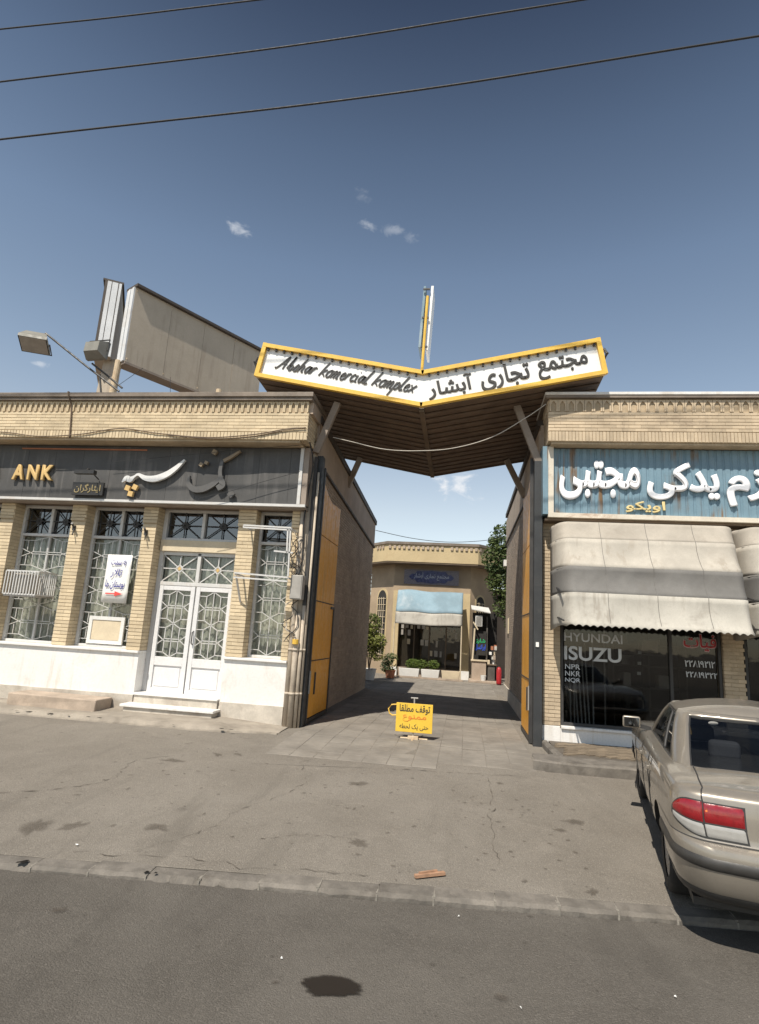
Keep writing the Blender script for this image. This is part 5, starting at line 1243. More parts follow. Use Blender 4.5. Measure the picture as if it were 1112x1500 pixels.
    def G(i, t):
        _, u0, u1, w, Rr = gl(t); P = half(u0, u1, w, Rr, 0.10, Rr)
        i = max(0, min(len(P)-1.001, i)); k = int(i); f = i-k
        u = P[k][0]+(P[k+1][0]-P[k][0])*f; v = P[k][1]+(P[k+1][1]-P[k][1])*f
        zbase = ztop(u)-0.005 + 0.02*(1-abs(v)/.8)
        return Vector((u, v, zbase+(zr-zbase)*(t**0.97)))
    tg = [0, .05, .12, .25, .38, .5, .62, .75, .84, .90, .93, .965, 1.0]
    ni = len(half(-.3, 1.9, .7, .2))
    body_f, = [MB()]
    def region(i, t):
        """which pane the cell (i, t) belongs to"""
        if .05 <= t <= .90:
            if i < nR+4: return 'rear'
            if i >= ni-1-nR-4: return 'front'
            s0 = nR+nC+5-(t*3.0); s1 = nR+nC+nS-1
            if s0 <= i < s1 and t <= .90:
                f = (i-nR-nC)/nS
                if .34 <= f < .375: return 'pillar'
                if f > .955 : return None
                return 'side_r' if f < .34 else 'side_f'
        return None
    for sg in (1, -1):
        regs = {}
        for a in range(ni-1):
            for b in range(len(tg)-1):
                r_ = region(a, tg[b]) 
                m = regs.setdefault(r_, MB())
                q = [G(a, tg[b]), G(a+1, tg[b]), G(a+1, tg[b+1]), G(a, tg[b+1])]
                m.add([(p.x, sg*p.y, p.z) for p in q], [(0, 1, 2, 3)])
        for key, m in regs.items():
            nm_, mat = {None: ('cabin_pillar', 'm_paint'), 'rear': ('rear_window', 'm_car_glass'), 'front': ('windscreen', 'm_car_glass'), 'side_r': ('door_window', 'm_car_glass'), 'side_f': ('door_window', 'm_car_glass'), 'pillar': ('door_pillar', 'm_black_plastic')}[key]
            o = m.build(nm_, mat, car, smooth=True, fix=False)
            bm_ = bmesh.new(); bm_.from_mesh(o.data); bmesh.ops.remove_doubles(bm_, verts=bm_.verts, dist=1e-4)
            bmesh.ops.recalc_face_normals(bm_, faces=bm_.faces); bm_.to_mesh(o.data); bm_.free()
            if mat == 'm_car_glass': pass
            else: sdm = o.modifiers.new('t', 'SOLIDIFY'); sdm.thickness = 0.02; sdm.offset = 0
        # dark rubber borders round the panes
        m = MB()
        for tt in (.05, .905):
            m.tube([(p.x, sg*p.y, p.z) for p in (G(i*0.5, tt) for i in range(0, (nR+4)*2+1))], 0.011, 5)
        m.tube([(p.x, sg*p.y, p.z) for p in (G(nR+4, .05+.855*k/10) for k in range(11))], 0.012, 5)
        m.build('window_seal', 'm_black_plastic', car)
        m = MB(); s_i = nR+nC
        m.tube([(p.x, sg*(p.y+.002), p.z) for p in (G(s_i+5+k*(nS-6)/40, .05) for k in range(41))], 0.010, 5)
        m.tube([(p.x, sg*(p.y+.002), p.z) for p in (G(s_i+2+k*(nS-4)/40, .91) for k in range(41))], 0.009, 5)
        m.tube([(p.x, sg*(p.y+.002), p.z) for p in (G(s_i+5-3*t_, t_) for t_ in (.05, .25, .5, .75, .91))], 0.010, 5)
        m.build('window_seal', 'm_black_plastic', car)
    # roof
    rows = []; base = [G(i*1.0, 1.0) for i in range(ni)]
    for k in (0, .03, .08, .18, .35, .55, .78, 1.0):
        row = []
        for p in base:
            tu = max(.62, min(1.15, p.x)); q = Vector((p.x+(tu-p.x)*k, p.y*(1-k), zr + 0.075*(1-(1-k)**2.2))); row.append(q)
        rows.append(row + [Vector((q.x, -q.y, q.z)) for q in reversed(row[1:-1])])
    m = MB(); n = len(rows[0]); vs = [q for rw in rows for q in rw]
    m.add(vs, [(r_*n+k, r_*n+(k+1) % n, (r_+1)*n+(k+1) % n, (r_+1)*n+k) for r_ in range(len(rows)-1) for k in range(n)])
    o = m.build('roof', 'm_paint', car, smooth=True, fix=False)
    bm_ = bmesh.new(); bm_.from_mesh(o.data); bmesh.ops.remove_doubles(bm_, verts=bm_.verts, dist=1e-4); bmesh.ops.recalc_face_normals(bm_, faces=bm_.faces); bm_.to_mesh(o.data); bm_.free()
    # door mirrors
    for sg in (1, -1):
        m = MB(); m.box(1.62, 1.73, min(sg*.84, sg*1.03), max(sg*.84, sg*1.03), .955, 1.085)
        for k, v in enumerate(m.v):
            if v[0] > 1.7: m.v[k] = (v[0], sg*(.935+(abs(v[1])-.935)*.75), 1.02+(v[2]-1.02)*.7)
        o = bevel(m.build('door_mirror', 'm_paint', car, smooth=True), .022, 3)
        m = MB(); m.bar((1.66, sg*.74, .96), (1.66, sg*.88, .99), .05, .04); m.build('mirror_arm', 'm_black_plastic', o)
        m = MB(); m.box(1.614, 1.619, min(sg*.86, sg*1.01), max(sg*.86, sg*1.01), .973, 1.067); m.build('mirror_glass', 'm_glass_sky', o)
    # wheels
    for ua in (0.0, 2.67):
        for sg in (1, -1):
            m = MB(); prof = [(.20, -.085), (.275, -.092), (.298, -.075), (.303, -.04), (.303, .04), (.298, .075), (.275, .092), (.20, .085)]
            m.lathe([(r_, h*1.0) for r_, h in prof], (ua, 0, .303), 'y', 40)
            for k, v in enumerate(m.v): m.v[k] = (v[0], v[1]+sg*.715, v[2])
            o = m.build('wheel', 'm_tyre', car, smooth=True)
            m = MB(); m.lathe([(.001, .055), (.05, .055), (.08, .04), (.15, .055), (.185, .075), (.203, .078), (.203, .0)], (ua, 0, .303), 'y', 32)
            for k, v in enumerate(m.v): m.v[k] = (v[0], sg*(.715+v[1]), v[2])
            m.build('rim', 'm_rim', o, smooth=True)
            m = MB()
            for k in range(8):
                a = 2*math.pi*k/8; c = Vector((ua+.125*math.cos(a), sg*(.715+.052), .303+.125*math.sin(a))); d = Vector((math.cos(a), 0, math.sin(a)))
                m.bar(c-d*.03, c+d*.03, .035, .012, (0, 1, 0))
            m.build('rim_slots', 'm_black_plastic', o)
    # interior
    m = MB(); m.box(-.42, .10, -.62, .62, .90, .93); m.build('parcel_shelf', 'm_shelf', car)
    for (u, v, w_, h_) in ((.28, .30, .46, .30), (.28, -.30, .46, .30), (1.05, .36, .46, .32), (1.05, -.36, .46, .32)):
        m = MB(); m.box(u-.07, u+.07, v-w_/2, v+w_/2, .45, .86+h_*.35); m.box(u-.05, u+.05, v-.12, v+.12, .86+h_*.35+.02, 1.14); bevel(m.build('seat', 'm_seat', car), .04, 3)
    m = MB(); m.box(1.65, 2.05, -.66, .66, .6, .90); bevel(m.build('dashboard', 'm_black_plastic', car), .05, 3)
    m = MB(); m.lathe([(.17, -.012), (.185, 0), (.17, .012), (.155, 0), (.17, -.012)], (0, 0, 0), 'x', 24)
    for k, v in enumerate(m.v): m.v[k] = (1.52+v[0]+v[2]*.4, .36+v[1], .88+v[2]*.9)
    m.build('steering_wheel', 'm_black_plastic', car)
    m = MB(); m.add([(-.30, -.60, .905), (-.05, -.60, .905), (-.05, .60, .905), (-.30, .60, .905)], [(0, 1, 2, 3)])
    # pale rounded speaker hump on the shelf
    hp = MB(); hp.lathe([(.001, .05), (.10, .045), (.17, .02), (.19, 0)], (0, 0, 0), 'z', 24)
    for k, v in enumerate(hp.v): hp.v[k] = (-.16+v[0]*.55, .30+v[1]*1.3, .93+v[2])
    hp.build('speaker_cover', 'm_shelf', car, smooth=True)
    m = MB(); m.lathe([(.001, 0), (.035, .001)], (0, 0, 0), 'x', 14)
    q = G(nR-1, .84)
    for k, v in enumerate(m.v): m.v[k] = (q.x-.008, q.y-.02+v[1]*1.1, q.z+v[2]*.45)
    m.build('window_sticker', 'm_lamp_white', car)
    m = MB(); m.box(-.6, 3.2, -.70, .70, .16, .21); m.build('underbody', 'm_black_plastic', car)
    m = MB(); m.tube([(-.96, -.45, .22), (-.6, -.45, .22)], .025, 10); m.build('exhaust', 'm_dark_metal', car)
    th = math.atan2(0.5, 2.57); f = Vector((math.sin(th), math.cos(th), 0)); l_ = Vector((-math.cos(th), math.sin(th), 0))
    slope = 0.22/5.7*f.y; f3 = Vector((f.x, f.y, slope)).normalized(); u3 = f3.cross(l_).normalized()
    O_ = Vector((1.67, 5.50, gnd(5.5))) - l_*0.80
    car.matrix_world = Matrix(((f3.x, l_.x, u3.x, O_.x), (f3.y, l_.y, u3.y, O_.y), (f3.z, l_.z, u3.z, O_.z), (0, 0, 0, 1)))
    return car
make_car()

# ================================================================== NO-PARKING STAND
st = root('no_parking_stand', 'small yellow hand-lettered no-parking board standing in the gateway', 'sign')
m = MB(); m.box(-1.085, -0.475, 10.25, 10.268, 0.115, 0.575); bevel(m.build('board', 'm_sign_yellow', st), 0.004)
m = MB(); m.tube([(-0.79, 10.285, 0.02), (-0.79, 10.285, 0.66)], 0.013, 8); m.tube([(-0.85, 10.285, 0.66), (-0.73, 10.285, 0.66)], 0.012, 8); m.build('upright', 'm_grey_box', st)
m = MB(); m.tube([(-1.08, 10.275, 0.54), (-1.17, 10.275, 0.53), (-1.22, 10.275, 0.46), (-1.20, 10.275, 0.39), (-1.15, 10.275, 0.36), (-1.08, 10.275, 0.37)], 0.011, 8); m.build('handle_loop', 'm_yellow', st)
m = MB(); m.tube([(-1.0, 10.3, 0.012), (-0.55, 10.3, 0.012)], 0.016, 8); m.tube([(-0.79, 10.08, 0.012), (-0.79, 10.5, 0.012)], 0.016, 8); m.box(-0.87, -0.70, 10.2, 10.36, 0.0, 0.06); m.build('base', 'm_rust_post', st)
YN = 10.249
text('lettering', 'توقف مطلقا', 'm_ink_dark', st, -1.03, -0.52, 0.405, 0.555, YN, 0.002, 0.02)
text('lettering', 'ممنوع', 'm_ink_orange', st, -0.97, -0.58, 0.28, 0.39, YN, 0.002, 0.012)
text('lettering', 'حتی یک لحظه'.replace('ظ', 'ط'), 'm_ink_dark', st, -1.02, -0.54, 0.15, 0.25, YN, 0.002, 0.008)
rebase(st, (-0.79, 10.3, 0))

# ================================================================== BANK FITTINGS
cg = root('window_cage', 'white barred box round a cooler jutting from the leftmost bank window', 'cage')
x0, x1, y0, y1, z0, z1 = -8.74, -8.06, 10.20, 10.70, 2.02, 2.46
M('m_cooler', (0.42, 0.38, 0.32), 0.6, 0.1, 4, 40, 0.1)
m = MB()
for a, b in (((x0,y0,z0),(x1,y0,z0)), ((x0,y0,z1),(x1,y0,z1)), ((x1,y0,z0),(x1,y1,z0)), ((x1,y0,z1),(x1,y1,z1)), ((x0,y0,z0),(x0,y1,z0)), ((x0,y0,z1),(x0,y1,z1))): m.bar(a, b, 0.028)
m.build('frame', 'm_white_metal', cg)
for k in range(12):
    x = x0+(x1-x0)*k/11; m = MB(); m.bar((x, y0-0.016, z0), (x, y0-0.016, z1), 0.018); m.build('bar', 'm_white_metal', cg)
for k in range(1, 10):
    y = y0+(y1-y0)*k/9; m = MB(); m.bar((x1+0.002, y, z0), (x1+0.002, y, z1), 0.016); m.build('bar', 'm_white_metal', cg)
m = MB(); m.box(x0+0.1, x0+0.42, y0+0.06, y1, z0+0.03, z1-0.04); bevel(m.build('cooler', 'm_cooler', cg), 0.02)
m = MB(); m.box(x0, x1, y0, y1, z0-0.04, z0-0.016); m.build('tray', 'm_grey_box', cg)
rebase(cg, (-8.4, 10.5, 2.0))
bk = root('bracket_frame', 'white open tube frame fixed before the narrow window beside the entrance', 'frame')
for a, b in (((-4.02,10.05,3.47),(-3.12,10.05,3.45)), ((-4.02,10.05,3.43),(-3.12,10.05,3.41)), ((-3.13,10.05,3.43),(-3.10,10.05,2.58)), ((-3.18,10.05,3.43),(-3.16,10.05,3.0)), ((-4.10,10.05,2.60),(-3.10,10.05,2.56)), ((-4.10,10.05,2.52),(-3.10,10.05,2.49)), ((-3.40,10.05,3.02),(-3.05,10.05,3.0)), ((-4.02,10.05,3.45),(-4.02,10.44,3.45)), ((-3.12,10.05,3.43),(-3.12,10.44,3.43)), ((-4.08,10.05,2.58),(-4.08,10.44,2.58)), ((-3.10,10.05,2.55),(-3.10,10.44,2.55)), ((-4.08,10.1,2.55),(-4.08,10.44,2.1))):
    m = MB(); m.bar(a, b, 0.027); m.build('tube', 'm_white_metal', bk)
rebase(bk, (-3.6, 10.4, 2.5))
eb = root('meter_box', 'grey electric meter box with loose wires at the bank corner', 'box')
m = MB(); m.box(-3.08, -2.86, 10.16, 10.34, 2.19, 2.62); bevel(m.build('case', 'm_grey_box', eb), 0.012)
m = MB(); m.box(-3.06, -2.88, 10.150, 10.160, 2.21, 2.60); m.build('door', 'm_grey_box', eb)
for k in range(8):
    a = Vector((-3.05+rnd.uniform(-.06, .12), 10.3, rnd.choice((2.62, 2.19)))); up_ = 1 if a.z > 2.4 else -1
    m = MB(); P = [a]+[Vector((-3.08+rnd.uniform(-.14, .14), 10.32+rnd.uniform(-.05, .04), a.z+up_*q*rnd.uniform(.8, 1.1))) for q in (.12, .28, .45, .65, .85 if up_ > 0 else .7)]
    m.tube(catmull(P, 5), 0.008, 5); m.build('wire', rnd.choice(['m_wire_brown', 'm_wire', 'm_wire_light']), eb)
rebase(eb, (-2.97, 10.25, 2.19))
m = MB(); m.tube([(-2.945, 10.33, 1.42), (-2.945, 10.325, 1.50)], 0.056, 12); tag(m.build('tape_band', 'm_yellow'), 'yellow tape band round a pipe at the bank corner', 'tape')
pp = root('paper_notice', 'white paper notice with blue writing and a red arrow on the bank grille', 'notice')
m = MB(); rows = []
for i in range(9):
    t = i/8; rows.append([(-6.93+0.53*t, 10.55+0.010*math.sin(3*t+2*u)+0.01*u, 1.96+0.93*u) for u in (0, .25, .5, .75, 1)])
m.grid(rows); o = m.build('sheet', 'm_paper', pp, smooth=True); o.modifiers.new('t', 'SOLIDIFY').thickness = 0.003
YA = 10.535
text('handwriting', 'به سمت', 'm_ink_blue', pp, -6.82, -6.50, 2.66, 2.79, YA, 0.002, 0.012, shear=0.2)
text('handwriting', 'تالار', 'm_ink_blue', pp, -6.80, -6.56, 2.44, 2.62, YA, 0.002, 0.008, shear=0.2)
text('handwriting', 'بوستان ما', 'm_ink_blue', pp, -6.88, -6.48, 2.22, 2.40, YA, 0.002, 0.012, shear=0.2)
m = MB(); m.prism([(-6.85, YA, 2.125), (-6.66, YA, 2.125), (-6.66, YA, 2.09), (-6.50, YA, 2.137), (-6.66, YA, 2.185), (-6.66, YA, 2.148), (-6.85, YA, 2.148)], (0,0,0), (0,-0.002,0)); m.build('arrow', 'm_ink_red', pp)
rebase(pp, (-6.8, 10.69, 1.96))
m = MB(); m.box(-8.0, -6.30, 9.86, 10.40, 0.05, 0.265)
for k, v in enumerate(m.v): m.v[k] = (v[0]+0.02*math.sin(v[1]*9), v[1]+0.03*noise.noise((v[0]*3, 1, v[2]*5)), v[2]+(0.015 if v[0] < -7 else 0))
tag(bevel(m.build('stone_step', 'm_stone'), 0.02, 3), 'worn tan stone block lying against the bank wall left of the entrance', 'stone block')

# ================================================================== ROOF BILLBOARD AND FLOODLIGHTS
bb = root('billboard', 'V-shaped beige billboard with pale ribbed end standing on the bank roof', 'billboard')
A_, B_ = Vector((-8.21, 12.0, 0)), Vector((-6.18, 15.5, 0)); dA = (B_-A_).normalized(); nA = Vector((dA.y, -dA.x, 0))
def slab3(mb, a, b, z0, z1, n_, t0, t1, tilt=0.0):
    P = []
    for z in (z0, z1):
        for p, t in ((a, t0), (b, t0), (b, t1), (a, t1)): q = p+n_*(t+tilt*(z-z0)); P.append((q.x, q.y, z))
    mb.add(P, [(0,3,2,1),(4,5,6,7),(0,1,5,4),(1,2,6,5),(2,3,7,6),(3,0,4,7)])
for k in range(4): m = MB(); slab3(m, A_.lerp(B_, k/4+.0008), A_.lerp(B_, (k+1)/4-.0008), 7.70, 9.66, nA, -0.35, rnd.uniform(-.004, .004)); m.build('face_panel', 'm_bill', bb)
for k in range(5):
    for zz in (7.78, 9.58): m = MB(); q = A_.lerp(B_, min(.99, max(.01, k/4)))+nA*.003; m.bar((q.x, q.y, zz-.012), (q.x, q.y, zz+.012), .024, .012); m.build('bolt', 'm_rust_post', bb)
m = MB(); slab3(m, A_-dA*0.02, B_, 9.662, 9.73, nA, -0.42, 0.10); m.build('cap_flashing', 'm_bill_dark', bb)
m = MB(); slab3(m, A_, B_, 7.64, 7.698, nA, -0.37, 0.02); m.build('bottom_edge', 'm_beam', bb)
for k in range(4):
    m = MB(); a0 = A_-dA*(0.03+0.012*(k % 2)); slab3(m, a0, A_-dA*0.002, 7.71, 9.655, nA, -0.35+k*0.088, -0.35+k*0.088+0.080); m.build('end_rib', 'm_bill_edge', bb)
C_ = Vector((-8.66, 12.12, 0)); dB = Vector((-0.50, 0.86, 0)).normalized(); nB = Vector((dB.y, -dB.x, 0))
E_ = C_+dB*3.4
m = MB(); slab3(m, C_, E_, 7.85, 9.82, nB, -0.40, -0.02); m.build('face_panel', 'm_bill', bb)
m = MB(); slab3(m, C_-dB*0.02, E_, 9.822, 9.87, nB, -0.45, 0.02); m.build('cap_flashing', 'm_bill_dark', bb)
for t0, t1, mt in ((-0.40, -0.34, 'm_bill_dark'), (-0.338, -0.25, 'm_bill_edge'), (-0.245, -0.235, 'm_bill_dark'), (-0.233, -0.10, 'm_bill_edge'), (-0.098, -0.08, 'm_bill_dark'), (-0.078, -0.02, 'm_bill_edge')):
    m = MB(); slab3(m, C_-dB*0.03, C_-dB*0.002, 7.86, 9.815, nB, t0, t1); m.build('end_rib', mt, bb)
m = MB(); m.tube([(-8.52, 12.1, 5.4), (-8.42, 12.08, 7.75)], 0.075, 12); m.build('post', 'm_rust_post', bb)
m = MB(); m.tube([(-6.6, 13.8, 5.4), (-6.6, 13.8, 7.75)], 0.075, 12); m.build('post', 'm_rust_post', bb)
m = MB(); m.bar((-8.95, 12.35, 5.4), (-8.75, 12.35, 7.9), 0.42, 0.12, (0, 1, 0)); m.build('sheet_post', 'm_bill', bb)
for k in range(4): m = MB(); m.bar((-8.75+k*0.05, 12.2, 5.5), (-8.58+k*0.05, 12.2, 6.8), 0.015); m.build('stay_rod', 'm_dark_metal', bb)
for a, b in (((-7.9, 12.3, 7.66), (-8.5, 12.1, 7.0)), ((-7.45, 12.8, 7.65), (-7.1, 12.6, 5.9))): m = MB(); m.tube([a, b], 0.006, 5); m.build('guy_wire', 'm_wire', bb)
rebase(bb, (-8, 13, 5.9))
def floodlight(name, label, c, yaw, pitch, arm, sc=1.0, flip=False):
    f = root(name, label, 'floodlight', 'floodlights on the bank roof')
    # box housing: deep, tapering to the back, glass on the front
    w, h, d = 0.36*sc, 0.30*sc, 0.20*sc
    front = [(-w, 0, -h), (w, 0, -h), (w, 0, h), (-w, 0, h)]; back = [(-w*.72, -d*1.4, -h*.55), (w*.72, -d*1.4, -h*.55), (w*.72, -d*1.4, h*.55), (-w*.72, -d*1.4, h*.55)]
    mt = Matrix.Translation(Vector(c)) @ Matrix.Rotation(yaw, 4, 'Z') @ Matrix.Rotation(pitch, 4, 'X')
    def tr(P): return [tuple(mt @ Vector(p)) for p in P]
    m = MB(); m.add(tr(front)+tr(back)+tr([(p[0], p[1]+0.10*sc, p[2]) for p in front]), [(4,5,6,7),(0,4,7,3),(1,2,6,5),(3,7,6,2),(0,1,5,4),(0,3,11,8),(1,9,10,2),(3,2,10,11),(0,8,9,1)]); m.build('housing', 'm_flood', f)
    m = MB(); m.add(tr([(p[0]*.94, 0.095*sc, p[2]*.94) for p in front]), [(0,1,2,3)]); m.build('glass', 'm_grey_box', f)
    m = MB(); m.tube(tr([(-w*1.06, 0, -h*.1), (-w*1.06, 0, h*1.25), (w*1.06, 0, h*1.25), (w*1.06, 0, -h*.1)]), 0.016, 6); m.build('yoke', 'm_dark_metal', f)
    for a in arm: m = MB(); m.tube(a, 0.022, 8); m.build('arm', 'm_dark_metal', f)
    rebase(f, arm[0][-1]); return f
floodlight('floodlight', 'outer grey floodlight tipped down at the end of a long arm, left of the billboard', (-9.80, 11.0, 7.66), R(25), R(-112), [[(-9.62, 11.05, 7.93), (-8.6, 11.2, 7.20), (-7.75, 11.3, 6.62)], [(-8.25, 11.25, 7.0), (-8.02, 11.3, 5.9)]], 0.80)
floodlight('floodlight', 'upright grey floodlight close beside the billboard post', (-8.33, 11.15, 7.53), R(-6), R(-6), [[(-8.45, 11.2, 7.25), (-8.1, 11.3, 7.0), (-7.72, 11.35, 6.72)]], 0.70)

# ================================================================== WIRES
def wire(name, label, pts, r_, mat, n=10, cat='cable'):
    m = MB(); m.tube(catmull(pts, n), r_, 6); return tag(m.build(name, mat, smooth=True), label, cat)
def ext(P, k=2.2):
    P = [Vector(p) for p in P]; a = P[0]+(P[0]-P[1])*k; b = P[-1]+(P[-1]-P[-2])*k; return [a]+P+[b]
wire('power_line', 'topmost overhead wire crossing the upper left corner of the sky', ext([(-8.02, 7, 11.27), (-5.9, 7, 11.27), (-3.8, 7, 11.31)], 3), 0.013, 'm_wire')
wire('power_line', 'middle overhead wire of the three crossing the sky', ext([(-7.79, 7, 10.18), (-2.93, 7, 10.36), (1.15, 7, 10.68)]), 0.014, 'm_wire')
wire('power_line', 'lowest overhead wire of the three crossing the sky', ext([(-7.55, 7, 9.05), (-1.45, 7, 9.33), (3.65, 7, 9.81)]), 0.015, 'm_wire')
wire('slack_cable', 'pale cable sagging under the canopy to the shop cornice', [(-2.60, 10.5, 5.32), (-2.2, 10.4, 5.20), (-1.6, 10.35, 5.05), (-1.0, 10.35, 5.02), (-0.3, 10.35, 5.08), (0.4, 10.35, 5.30), (1.0, 10.3, 5.66), (1.34, 10.25, 5.90)], 0.008, 'm_wire_light')
wire('slack_cable', 'thin dark cable strung across the courtyard beyond the passage', [(-3.0, 19.0, 5.02), (-1.8, 19.4, 4.86), (-0.6, 19.8, 4.84), (0.6, 20.5, 5.05), (1.3, 21, 5.3)], 0.010, 'm_wire')
YK = 9.825
wire('facade_cable', 'brown cable looping along the brick cornice of the bank', [(-11.0, YK, 5.10), (-9.2, YK, 5.13), (-8.3, YK, 5.05), (-7.4, YK, 5.10), (-6.6, YK, 5.22), (-5.8, YK, 5.13), (-4.8, YK, 5.06), (-3.9, YK, 5.13), (-3.3, YK, 5.24), (-2.95, YK, 5.26)], 0.010, 'm_wire_brown')
wire('facade_cable', 'second thinner brown cable just below the looping one on the bank cornice', [(-5.6, YK, 5.10), (-4.8, YK, 5.04), (-4.0, YK, 5.08), (-3.4, YK, 5.20), (-2.95, YK, 5.27)], 0.008, 'm_wire_brown')
wire('drop_cable', 'dark cable dropping straight down the bank cornice below the floodlight', [(-7.78, 9.85, 5.945), (-7.75, 9.735, 5.93), (-7.72, 9.735, 5.84), (-7.70, YK-0.01, 5.70), (-7.67, YK, 5.5), (-7.62, YK, 5.02)], 0.014, 'm_wire_brown', 6)
wire('facade_cable', 'thin wire slanting across the dark bank signboard', [(-6.9, 10.07, 4.62), (-5.2, 10.07, 4.80), (-4.3, 10.06, 4.90), (-2.97, 10.0, 5.0)], 0.004, 'm_wire')
wire('facade_cable', 'thin wire slanting below the dark diamond letters on the bank signboard', [(-4.95, 10.07, 3.95), (-4.3, 10.06, 4.12), (-3.6, 10.06, 4.34), (-3.05, 10.05, 4.5)], 0.005, 'm_wire')
wire('corner_cable', 'dark bundle of cables hanging down the bank corner beside the gate', [(-2.90, 10.0, 5.05), (-2.86, 10.2, 4.7), (-2.93, 10.3, 4.2), (-2.98, 10.33, 3.6), (-2.95, 10.33, 3.0), (-2.98, 10.3, 2.62)], 0.014, 'm_wire')

# ================================================================== COURTYARD BEYOND THE PASSAGE
far = root('courtyard_shop', 'octagonal yellow brick shop with a blue tile plaque at the end of the passage', 'building')
FX0, FX1, FYY = -3.05, 0.22, 25.3
poly = [(FX0, FYY), (FX1, FYY), (FX1+1.0, FYY+1.15), (FX1+1.0, FYY+6), (FX0-1.2, FYY+6), (FX0-1.2, FYY+1.3)]
def octa(off):
    c = Vector((sum(p[0] for p in poly)/6, sum(p[1] for p in poly)/6)); n = len(poly); out = []
    for i in range(n):
        p0, p1, p2 = (Vector(poly[i-1]), Vector(poly[i]), Vector(poly[(i+1) % n]))
        d1, d2 = (p1-p0).normalized(), (p2-p1).normalized(); n1, n2 = Vector((d1.y, -d1.x)), Vector((d2.y, -d2.x)); b_ = (n1+n2); b_ = b_/ (1+n1.dot(n2))
        out.append(p1+b_*off)
    return out
def ringwall(mb, off, z0, z1, t=0.25, skip=()):
    o_, i_ = octa(off), octa(off-t); n = len(o_)
    for k in range(n):
        if k in skip: continue
        a, b, c, d = o_[k], o_[(k+1) % n], i_[(k+1) % n], i_[k]
        mb.add([(a.x,a.y,z0),(b.x,b.y,z0),(c.x,c.y,z0),(d.x,d.y,z0),(a.x,a.y,z1),(b.x,b.y,z1),(c.x,c.y,z1),(d.x,d.y,z1)], [(0,3,2,1),(4,5,6,7),(0,1,5,4),(1,2,6,5),(2,3,7,6),(3,0,4,7)])
m = MB(); ringwall(m, 0, 3.5, 4.75); m.build('upper_wall', 'm_far_brick', far)
m = MB(); ringwall(m, 0, 0, 3.5, skip=(0,)); m.build('lower_wall', 'm_far_brick', far)
m = MB(); ringwall(m, 0.62, 4.72, 5.45, 0.8); m.build('parapet', 'm_far_band', far)
m = MB(); ringwall(m, 0.68, 5.45, 5.56, 0.9); m.build('coping', 'm_cap', far)
m = MB(); ringwall(m, 0.60, 4.66, 4.72, 0.8); m.build('soffit', 'm_brown', far)
dn = MB(); dn.box(-0.05, 0.05, -0.03, 0.03, 0, 0.13); proto = dn.build('parapet_brick', 'm_side', far); k = 0; ov = octa(0.64)
for e in (0, 1, 5):
    a, b = ov[e], ov[(e+1) % 6]; L = (b-a).length; nn = int(L/0.2)
    for j in range(nn):
        if rnd.random() < 0.22: continue
        p = a.lerp(b, (j+.5)/nn); loc = (p.x, p.y, 5.26); rz = math.atan2((b-a).y, (b-a).x)
        if k == 0: proto.location = loc; proto.rotation_euler = (0, 0, rz)
        else: inst(proto, 'parapet_brick', loc, far, rz)
        k += 1
for a, b in ((FX0, FX0+0.28), (FX1-0.30, FX1)):
    m = MB(); m.box(a, b, FYY-0.02, FYY+0.4, 0, 3.52); m.build('corner_pier', 'm_far_band', far)
    m = MB(); m.box(a-0.02, b+0.02, FYY-0.06, FYY+0.4, 0, 0.35); m.build('pier_foot', 'm_white_wall', far)
m = MB(); m.box(-2.62, -0.28, FYY-0.05, FYY, 3.83, 4.46); m.build('plaque_frame', 'm_tile_pale', far)
pl = [(-2.42, 4.15), (-2.28, 4.28), (-2.18, 4.26), (-2.05, 4.40), (-1.85, 4.39), (-1.45, 4.43), (-1.05, 4.39), (-0.85, 4.40), (-0.72, 4.26), (-0.62, 4.28), (-0.48, 4.15), (-0.62, 4.02), (-0.72, 4.04), (-0.85, 3.91), (-1.05, 3.92), (-1.45, 3.88), (-1.85, 3.92), (-2.05, 3.91), (-2.18, 4.04), (-2.28, 4.02)]
m = MB(); m.prism([(p[0], FYY-0.052, p[1]) for p in pl], (0,0,0), (0,-0.02,0)); m.build('tile_plaque', 'm_tile_blue', far)
text('plaque_lettering', 'مجتمع تجاری آبشار', 'm_num_white', far, -2.2, -0.7, 4.02, 4.33, FYY-0.074, 0.004, 0.0)
M('m_poster', (0.50, 0.46, 0.40), 0.8, 0.1); M('m_shutter', (0.30, 0.235, 0.175), 0.8, 0.15, 3, 40, 0.1)
